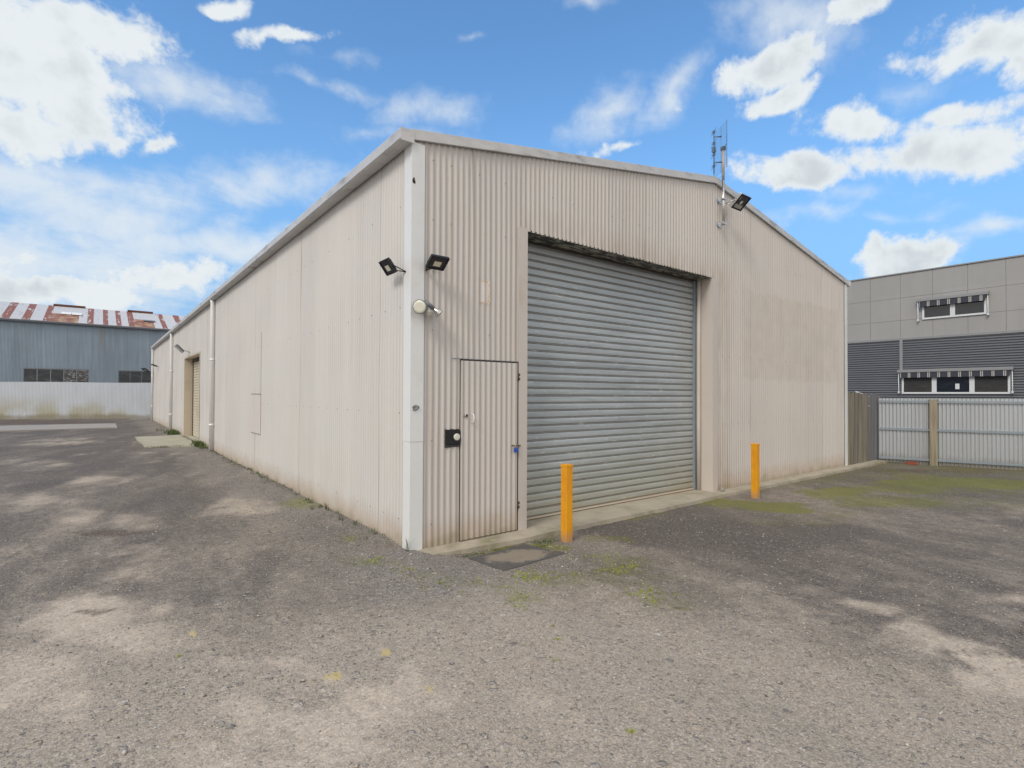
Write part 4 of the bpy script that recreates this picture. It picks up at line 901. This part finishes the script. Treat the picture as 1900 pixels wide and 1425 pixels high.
# twin spotlight with sensor on the corner
SL = (.12,-.016,2.575)
spot = empty('spotlight', 'twin spotlight with sensor and clear bulb low on the white corner flashing', 'spotlight', None, SL)
m = MB(); m.box((.085,-.055,2.535),(.165,-.016,2.615)); m.tube([(.10,-.05,2.60),(.085,-.09,2.615),(.07,-.12,2.60)], .012, 8); o = mb(m, 'base', M_GREYPL, spot, SL); bevel(o, .006)
hd = Vector((-.72,-.64,-.20)).normalized(); hc = Vector((.075,-.10,2.575))
m = MB(); m.tube([hc-hd*.005, hc+hd*.015, hc+hd*.065, hc+hd*.085], [.045,.068,.073,.076], 24); h1 = mb(m, 'lamp_head', M_GREYPL, spot, SL)
m = MB(); m.tube([hc+hd*.083, hc+hd*.090, hc+hd*.093], [.070,.066,.045], 24); mb(m, 'lens', M_LENS, h1, SL)
m = MB(); m.tube([(.135,-.05,2.545),(.150,-.10,2.525)], .016, 10); m.tube([(.150,-.085,2.535),(.153,-.115,2.505)], [.024,.027], 12, 1); mb(m, 'sensor', [M_GREYPL, M_LENS], spot, SL)
bd = Vector((.66,-.33,-.62)).normalized(); bc = Vector((.145,-.055,2.635))
m = MB(); m.tube([bc-bd*.02, bc+bd*.10], [.021,.024], 14); h2 = mb(m, 'lamp_head', M_GREYPL, spot, SL)
M_BULB = simple('reflector_bulb', (.62,.60,.57), .15, .85, .1, 12)
m = MB(); m.tube([bc+bd*.10, bc+bd*.12, bc+bd*.15, bc+bd*.185, bc+bd*.195, bc+bd*.199], [.016,.022,.040,.048,.047,.02], 20); mb(m, 'bulb', M_BULB, h2, SL)
# black plate with white disc by the personnel door
PL = (.505,-.012,1.18)
plate = empty('bell_plate', 'black painted square plate with a white round button left of the personnel door', 'door bell', None, PL)
m = MB(); m.box((.430,-.026,1.098),(.598,-.010,1.262)); o = mb(m, 'back_plate', M_BLACK, plate, PL); bevel(o, .004)
m = MB(); n_ = 40; ring = []
for i in range(n_):
    a = 2*pi*i/n_; rr = 1/max(abs(cos(a)), abs(sin(a))); ring.append((.503+.094*rr*cos(a)*random.uniform(.95,1.06), -.0095, 1.172+(.093 if sin(a) > 0 else .107)*rr*sin(a)*random.uniform(.93,1.07)))
ring = [(min(p[0], .602), p[1], p[2]) for p in ring]
m.add(ring+[(p[0], -.0003, p[2]) for p in ring], [tuple(range(n_))]+[(i, n_+i, n_+(i+1) % n_, (i+1) % n_) for i in range(n_)]); mb(m, 'paint_smear', simple('black_smear', (.045,.045,.05), .7, var=.3, scale=30), plate, PL)
m = MB(); m.tube([(.553,-.025,1.178),(.553,-.040,1.178),(.553,-.043,1.178)], [.039,.038,.030], 24); m.tube([(.553,-.043,1.178),(.553,-.046,1.178)], .018, 16); mb(m, 'button', M_LENS, plate, PL)
# padlock
KL = (1.385,-.045,1.03)
pad = empty('padlock', 'small blue padlock hanging from the rusty hasp of the personnel door', 'padlock', None, KL)
m = MB(); m.box((1.358,-.058,.955),(1.412,-.034,1.008)); o = mb(m, 'lock_body', M_BLUE, pad, KL); bevel(o, .004)
m = MB(); m.tube([(1.367,-.046,1.0),(1.367,-.046,1.035),(1.373,-.046,1.048),(1.385,-.046,1.053),(1.397,-.046,1.048),(1.403,-.046,1.035),(1.403,-.046,1.0)], .0045, 8); mb(m, 'shackle', M_SILVER, pad, KL)
# coil of wire at the corner
m = MB()
for k in range(3):
    pts = [(.045+.035*cos(a)+.003*k, -.022-.003*k-.004*sin(a), 1.515-.008*k+.022*sin(a+.4*k)) for a in [2*pi*i/16 for i in range(17)]]; m.tube(pts, .0022, 5)
m.tube([(.01,-.022,1.52),(.03,-.026,1.525),(.05,-.024,1.53)], .005, 6); m.tube([(.012,-.022,1.513),(.035,-.024,1.508),(.055,-.022,1.512)], .004, 6)
o = m.build('wire_coil', M_GREYPL); o.data.transform(Matrix.Translation((-.04,.02,-1.5))); o.location = (.04,-.02,1.5)
settag(o, 'small loose coil of grey wire on the white corner flashing', 'wire')

# ================================================================= YARD OBJECTS
def bollard(x, y, h, label):
    r = empty('bollard', label, 'bollard', 'yellow bollards in front of the roller door', (x, y, -.05))
    m = MB(); m.box((-.050,-.050,-.2),(.050,.050,h-.02)); o = m.build('post', M_YEL, r); bevel(o, .007, 3)
    m = MB(); m.box((-.054,-.054,h-.028),(.054,.054,h-.006)); m.add([(-.054,-.054,h-.006),(.054,-.054,h-.006),(.054,.054,h-.006),(-.054,.054,h-.006),(0,0,h+.006)], [(0,1,4),(1,2,4),(2,3,4),(3,0,4)]); m.build('cap', M_YEL, r)
    return r
bollard(1.722, -.578, .895, 'square yellow bollard standing beside the black mat near the personnel door')
bollard(6.062, -.588, .905, 'square yellow bollard past the right jamb of the big roller door')
m = MB(); nn = 8
q = [Vector((.43,-.45,0)), Vector((1.23,-.39,0)), Vector((1.37,-.93,0)), Vector((.51,-.97,0))]
rows = []
for i in range(nn+1):
    r_ = []
    for j in range(nn+1):
        u, v = i/nn, j/nn; p = (q[0]*(1-u)+q[1]*u)*(1-v)+(q[3]*(1-u)+q[2]*u)*v
        e_ = min(u, 1-u, v, 1-v); r_.append((p.x+random.uniform(-.004,.004), p.y+random.uniform(-.004,.004), float(gz(p.x, p.y))+.012+.004*random.random()-(.006 if e_ == 0 else 0)))
    rows.append(r_)
m.grid(rows, 0, True); n0 = len(m.v)
edge = [rows[i][0] for i in range(nn+1)]+[rows[nn][j] for j in range(1, nn+1)]+[rows[i][nn] for i in range(nn-1, -1, -1)]+[rows[0][j] for j in range(nn-1, 0, -1)]
k = len(edge); m.add(edge+[(p[0], p[1], p[2]-.05) for p in edge], [(i, k+i, k+(i+1) % k, (i+1) % k) for i in range(k)])
o = m.build('rubber_mat', M_MAT); o.data.transform(Matrix.Translation((-.9,.7,.05))); o.location = (.9,-.7,-.05)
settag(o, 'worn black rubber mat with sandy dirt on it at the foot of the personnel door', 'mat')
def lump(name, loc, s, m_, label, cat, seed):
    rr = random.Random(seed); bm = __import__('bmesh').new(); __import__('bmesh').ops.create_icosphere(bm, subdivisions=2, radius=1)
    for v in bm.verts:
        f = 1+.22*sin(v.co.x*3+seed)*cos(v.co.y*4)+rr.uniform(-.08,.08); v.co = Vector((v.co.x*s[0]*f, v.co.y*s[1]*f, (v.co.z*f+.6)*s[2]))
    me = bpy.data.meshes.new(name); bm.to_mesh(me); bm.free(); me.materials.append(m_); o = bpy.data.objects.new(name, me); COL.objects.link(o); o.location = loc; return settag(o, label, cat)
lump('rock', (5.90,-.09,.0), (.045,.04,.045), M_ROCK, 'pale mossy rock at the base of the right door jamb', 'rock', 3)
m = MB(); R_ = Matrix.Rotation(.25, 3, 'Z'); m.box((-.115,-.055,-.01),(.115,.055,.066), 0, R_); o = m.build('brick', M_BRICK); o.location = (13.50,-.76,-.05); o.rotation_euler = (.05,.08,1.1); bevel(o, .004); settag(o, 'broken red brick lying at the foot of the zinc fence', 'brick')

# ================================================================= TIMBER FENCE, GATE, ZINC FENCE
fr = empty('timber_fence', 'short run of weathered upright palings closing off the shed end', 'fence', None, (12.2,0,0))
m = MB(); x = 11.575; k = 0
while x < 12.80:
    w_ = .122; zt = 1.725+random.uniform(-.02,.025); m.box((x-12.2,-.028-.004*(k % 2),.006),(x+w_-.004-12.2,-.008-.004*(k % 2),zt)); x += w_+.004; k += 1
m.build('palings', M_TIM, fr)
for z in (.3, 1.45):
    m = MB(); m.box((11.575-12.2,-.004,z),(12.83-12.2,.04,z+.07)); m.build('rail', M_TIMP, fr)
gt = empty('gate', 'grey painted board gate with an arched top between palings and zinc fence', 'gate', None, (13.28,0,0))
m = MB(); n_ = 7
for k in range(n_):
    x0 = 12.875+k*.82/n_; x1 = x0+.82/n_-.003
    za = 1.60+.135*sin(pi*(x0-12.83)/.92)**.8; zb = 1.60+.135*sin(pi*min(1, (x1-12.83)/.92))**.8
    vs = [(x0,-.03,-.02),(x1,-.03,-.02),(x1,-.03,zb),(x0,-.03,za),(x0,-.008,-.02),(x1,-.008,-.02),(x1,-.008,zb),(x0,-.008,za)]
    m.add([(p[0]-13.28,p[1],p[2]) for p in vs], [(0,1,2,3),(5,4,7,6),(0,3,7,4),(1,5,6,2),(3,2,6,7),(0,4,5,1)])
m.build('boards', M_TIMG, gt)
m = MB(); m.box((12.82-13.28,-.036,1.39),(12.93-13.28,-.032,1.42)); m.build('latch', M_SILVER, gt)
for z in (.3, 1.42):
    m = MB(); m.box((13.64-13.28,-.037,z-.03),(13.73-13.28,-.031,z+.05)); m.build('hinge', M_GALV, gt)
hr = empty('metal_strip', 'white metal strip sloping down behind the arched gate top', 'metal_strip', None, (14.0,.5,0))  # unidentified pale sloping edge, built as a strip on two posts
m = MB(); m.tube([(-.42,0,1.775),(.75,0,1.60)], .022, 10); m.tube([(-.40,0,-.1),(-.40,0,1.76)], .02, 10); m.tube([(.70,0,-.1),(.70,0,1.60)], .02, 10); m.build('rail', M_OW, hr)
FA = Vector((13.70,-.03,0)); Fd = Vector((14.3-13.44,-2.69+.12,0)).normalized(); FA = Vector((13.44,-.12,0))-Fd*.05+Vector((0,0,0)); Fn = Vector((Fd.y,-Fd.x,0)); 
if Fn.dot(Vector((-1,-.3,0))) < 0: Fn = -Fn
zf = empty('zinc_fence', 'zinc corrugated fence with grey rails and a timber post on the right boundary', 'fence', None, tuple(FA))
m = MB(); m.corr((0,0,0), tuple(Fd), tuple(Fn), 0, 8.0, lambda s: (-.05-.012*s*.3+.01*sin(s*5), 1.60+.004*s), amp=.0125); m.build('sheeting', M_MF, zf)
RF = Matrix((Fd, Fn, Vector((0,0,1)))).transposed()
for z in (.045, .79, 1.49):
    for s0_, s1_ in ((.0, 1.035), (1.20, 7.9)):
        m = MB()
        m.box((s0_,.012,z),(s1_,.050,z+.006),0,RF); m.box((s0_,.046,z+.006),(s1_,.0505,z+.050),0,RF); m.box((s0_,.012,z+.050),(s1_,.050,z+.056),0,RF); m.build('rail', M_GALVBL, zf)
m = MB(); m.box((1.035,.012,-.25),(1.195,.095,1.585),0,RF); o = m.build('post', M_TIMP, zf); bevel(o, .006)

# ================================================================= WHITE FENCE AND BLUE-GREY WAREHOUSE BEYOND THE YARD
Wd = Vector((7.5,-3.93,0)).normalized(); Wn = Vector((Wd.y,-Wd.x,0)); Wn = Wn if Wn.y < 0 else -Wn
wf = empty('white_fence', 'long white painted corrugated fence across the far end of the yard', 'fence', None, (0,36.5,0))
A_ = Vector((-7.38,40.4-36.5,0))-Wd*6
m = MB(); m.corr(tuple(A_), tuple(Wd), tuple(Wn), 0, 24, lambda s: (-.05, 2.335+.012*sin(s*.9)), amp=.009, seg=6); m.build('sheeting', M_WF, wf)
m = MB(); RW = Matrix((Wd, Wn, Vector((0,0,1)))).transposed()
for z in (.5, 2.1):
    m = MB(); m.box((0,-.10,z),(24,-.02,z+.06),0,RW,A_); m.build('rail', M_TIMP, wf)
fb = empty('warehouse', 'blue-grey corrugated warehouse with a rust-striped roof behind the white fence', 'warehouse', None, (0,49,0))
WIN = ((-7.06,-3.17,3.53),(-1.30,2.6,3.50))
m = MB(); xx = [-26,-7.06,-3.17,-1.30,2.60,16]
for i in range(5):
    win = i in (1, 3); zt = 3.52
    m.corr((0,0,0), (1,0,0), FN, xx[i], xx[i+1], (lambda s: (zt, 7.0)) if win else (lambda s: (0, 7.0)), pitch=.0762, amp=.009, seg=5)
    if win: m.corr((0,0,0), (1,0,0), FN, xx[i], xx[i+1], lambda s: (0, 1.6), amp=.009, seg=5)
m.build('front_wall', M_FARW, fb)
m = MB(); m.box((-26,.25,0),(16,.3,7)); m.box((-26,.3,0),(-25.9,12.5,7)); m.box((15.9,.3,0),(16,12.5,7)); m.box((-26,12.5,0),(16,12.6,7)); m.build('rear_wall', M_FARW, fb)
for wi, (a, b, zt) in enumerate(WIN):
    m = MB(); n_ = 5; d = (b-a)/n_
    m.box((a,.02,1.6),(b,.06,1.66)); m.box((a,.02,zt-.07),(b,.06,zt)); m.box((a,-.005,zt),(b,.04,zt+.02))
    for k in range(n_+1):
        x = min(b-.05, max(a, a+d*k-.025)); m.box((x,.021,1.66),(x+.05,.058,zt-.07))
    f = m.build('window', M_OG if wi == 0 else M_OC, fb)
    for k in range(n_):
        m = MB(); m.box((a+d*k+.025,.034,1.66),(a+d*(k+1)-.025,.044,zt-.07)); m.build('pane', M_FGLB if (wi == 0 and k >= 3) else M_FGL, f)
m = MB(); m.prism([(0,7.0),(-.28,7.0),(-.30,7.14),(-.27,7.14),(-.25,7.03),(0,7.03)], lambda u, v: (-26, u, v), lambda u, v: (16, u, v)); m.build('gutter', M_OC, fb)
m = MB(); m.box((-26,-.26,7.141),(16,-.2,7.17)); m.build('eave_trim', M_GALV, fb)
# striped roof: each band of sheets has its own rust
bands = [(-8.36,-7.87),(-7.2,-6.74),(-6.01,-5.62),(-3.36,-2.96),(-2.35,-2.0),(-1.47,-1.13),(-.64,-.22),(1.7,2.07),(2.9,3.4),(4.4,4.9),(-9.7,-9.2),(-11.2,-10.7),(-13,-12.4)]
mixed = [(-5.62,-3.9),(-.22,1.16)]
d = Vector((0,6.2,2.0)); Lr = d.length; d.normalize(); rn = Vector((0,-d.z,d.y))
m = MB()
edges = sorted(set([-26.,16.]+[e for b_ in bands for e in b_]+[e for b_ in mixed for e in b_]))
for a, b in zip(edges[:-1], edges[1:]):
    c = (a+b)/2; k = 0 if any(p <= c <= q_ for p, q_ in bands) else 1
    if any(p <= c <= q_ for p, q_ in mixed):
        m.corr((0,-.22,7.16), (1,0,0), tuple(rn), a, b, lambda s: (0, Lr*.50), up=tuple(d), seg=4, mi=2, amp=.009)
        m.corr((0,-.22,7.16), (1,0,0), tuple(rn), a, b, lambda s: (Lr*.50, Lr), up=tuple(d), seg=4, mi=1, amp=.009)
    else: m.corr((0,-.22,7.16), (1,0,0), tuple(rn), a, b, lambda s: (0, Lr), up=tuple(d), seg=4, mi=k, amp=.009)
m.quad((-26,5.98,9.15),(16,5.98,9.15),(16,12.6,7.1),(-26,12.6,7.1),1)
rf = m.build('roof', M_RR, fb)
for a, b in ((-5.7,-3.56),(-.55,1.37)):
    m = MB(); m.box((a,5.75,9.14),(b,6.25,9.29)); m.build('ridge_vent', M_RUST, rf)
RS = Matrix((Vector((1,0,0)), d, rn)).transposed()
for (x0, x1, f0, f1, mt, tl) in ((-5.05,-4.42,.44,.56,M_PVC,.06),(-4.38,-3.75,.44,.56,M_PVC,.06),(.45,1.3,.36,.42,M_GREYPL,.10)):
    m = MB(); m.box((x0,Lr*f0,.03),(x1,Lr*f1,.07),0,RS@Matrix.Rotation(-.0,3,'X'),(0,-.22,7.16+tl*.3)); m.box((x0+.05,Lr*f0+.05,0),(x1-.05,Lr*f1-.05,.04),1,RS,(0,-.22,7.16)); m.build('skylight', [mt, M_DARKGAP], rf)

# ================================================================= GREY OFFICE BUILDING
OX = 26.8
def sy_(y): return -5.06+1.5*(y+5.06)
def sz_(z): return 1.65+1.5*(z-1.65)
of = empty('office_building', 'two-storey grey office with cement panels over charcoal corrugated cladding', 'office building', None, (OX,0,0))
Y0, Y1, ZT, ZJ = -14., 16., 7.41, 4.37
m = MB(); m.box((0.03,Y0,0),(.2,Y1,ZT-.03)); m.box((.2,Y0,0),(12,Y0+.1,ZT-.05)); m.box((.2,Y1-.1,0),(12,Y1,ZT-.05)); m.box((11.9,Y0+.1,0),(12,Y1-.1,ZT-.05)); m.build('core_wall', M_OD, of)
m = MB(); ys = [4.41+1.215*k for k in range(-16, 11)]; zs = [ZJ, 5.19, 6.24, ZT-.05]
for a, b in zip(ys[:-1], ys[1:]):
    for i in range(3):
        j = random.uniform(-.0015,.0015); m.box((0+j,max(Y0,a+.005),zs[i]+(.005 if i else 0)),(.0295,min(Y1,b-.005),zs[i+1]-.005)) if min(Y1,b-.005) > max(Y0,a+.005) else None
m.build('panel_wall', M_OP, of)
m = MB(); m.box((-.05,Y0,ZT-.05),(.25,Y1,ZT)); m.box((.25,Y0,ZT-.06),(12,Y1,ZT-.01)); m.build('roof', M_OG, of)
m = MB(); m.box((-.045,Y0,ZJ-.10),(.028,Y1,ZJ-.002)); m.box((-.05,sy_(.423)-.06,2.9),(-.0,sy_(.423)+.06,ZJ-.101)); m.build('flashing', M_OG, of)
m = MB(); m.corr((0,0,0), (0,0,1), (-1,0,0), 0.0, ZJ-.10, lambda s: (Y0, Y1), pitch=.108, amp=.024, seg=8, up=(0,1,0)); m.build('corrugated_wall', M_OC, of)
def owin(y0, y1, z0, z1, mull, glass):
    m = MB(); e = .075; x0, x1 = -.062, .029
    m.box((x0,y0,z0),(x1,y1,z0+e)); m.box((x0,y0,z1-e),(x1,y1,z1)); 
    vv = [y0]+mull+[y1]
    m.box((x0,y0,z0+e),(x1,y0+e,z1-e)); m.box((x0,y1-e,z0+e),(x1,y1,z1-e))
    for q_ in mull: m.box((x0,q_-.085,z0+e),(x1,q_-.012,z1-e)); m.box((x0+.01,q_-.012,z0+e),(x1,q_+.012,z1-e)); m.box((x0,q_+.012,z0+e),(x1,q_+.085,z1-e))
    f = m.build('window', M_OW, of)
    pr = [y0+e]+[z for q_ in mull for z in (q_-.085, q_+.085)]+[y1-e]
    for k in range(0, len(pr), 2):
        m = MB(); m.box((-.035,pr[k],z0+e),(-.025,pr[k+1],z1-e)); m.build('pane', glass[k//2], f)
    return f
owin(sy_(-1.585), sy_(-.118), sz_(3.972), 5.80, [sy_(-.838)], [M_OGL, M_OGL])
w2 = owin(sy_(-2.065), sy_(.407), sz_(1.735), 2.76, [sy_(-1.261), sy_(-.398)], [M_SCREEN, M_OGL, M_SCREEN])
m = MB(); m.box((-.038,1.06,1.98),(-.0352,1.20,2.22)); m.build('paper_sheet', M_OW, w2)
def awning(y0, y1, zt, ch, vh, zr):
    m = MB(); m.prism([(0,0),(-.17,-.03),(-.17,-ch),(0,-ch)], lambda u, v: (-.062+u, y0, zt+v), lambda u, v: (-.062+u, y1, zt+v)); a = m.build('awning', M_OG, of); bevel(a, .01)
    m = MB(); m.box((-.205,y0+.10,zt-ch-vh),(-.198,y1-.10,zt-ch-.001)); m.build('valance', M_STR, a)
    for y in (y0+.04, y1-.04):
        m = MB(); m.tube([(-.15,y,zt-ch),(-.12,y,zr+.1),(-.10,y,zr)], .018, 8); m.box((-.16,y-.03,zr),(0,y+.03,zr+.09)); m.build('arm', M_OW, a)
awning(sy_(-1.65), sy_(.0), sz_(4.61), .15, .25, sz_(3.93))
awning(sy_(-2.14), sy_(.50), sz_(2.485), .15, .24, sz_(1.75))
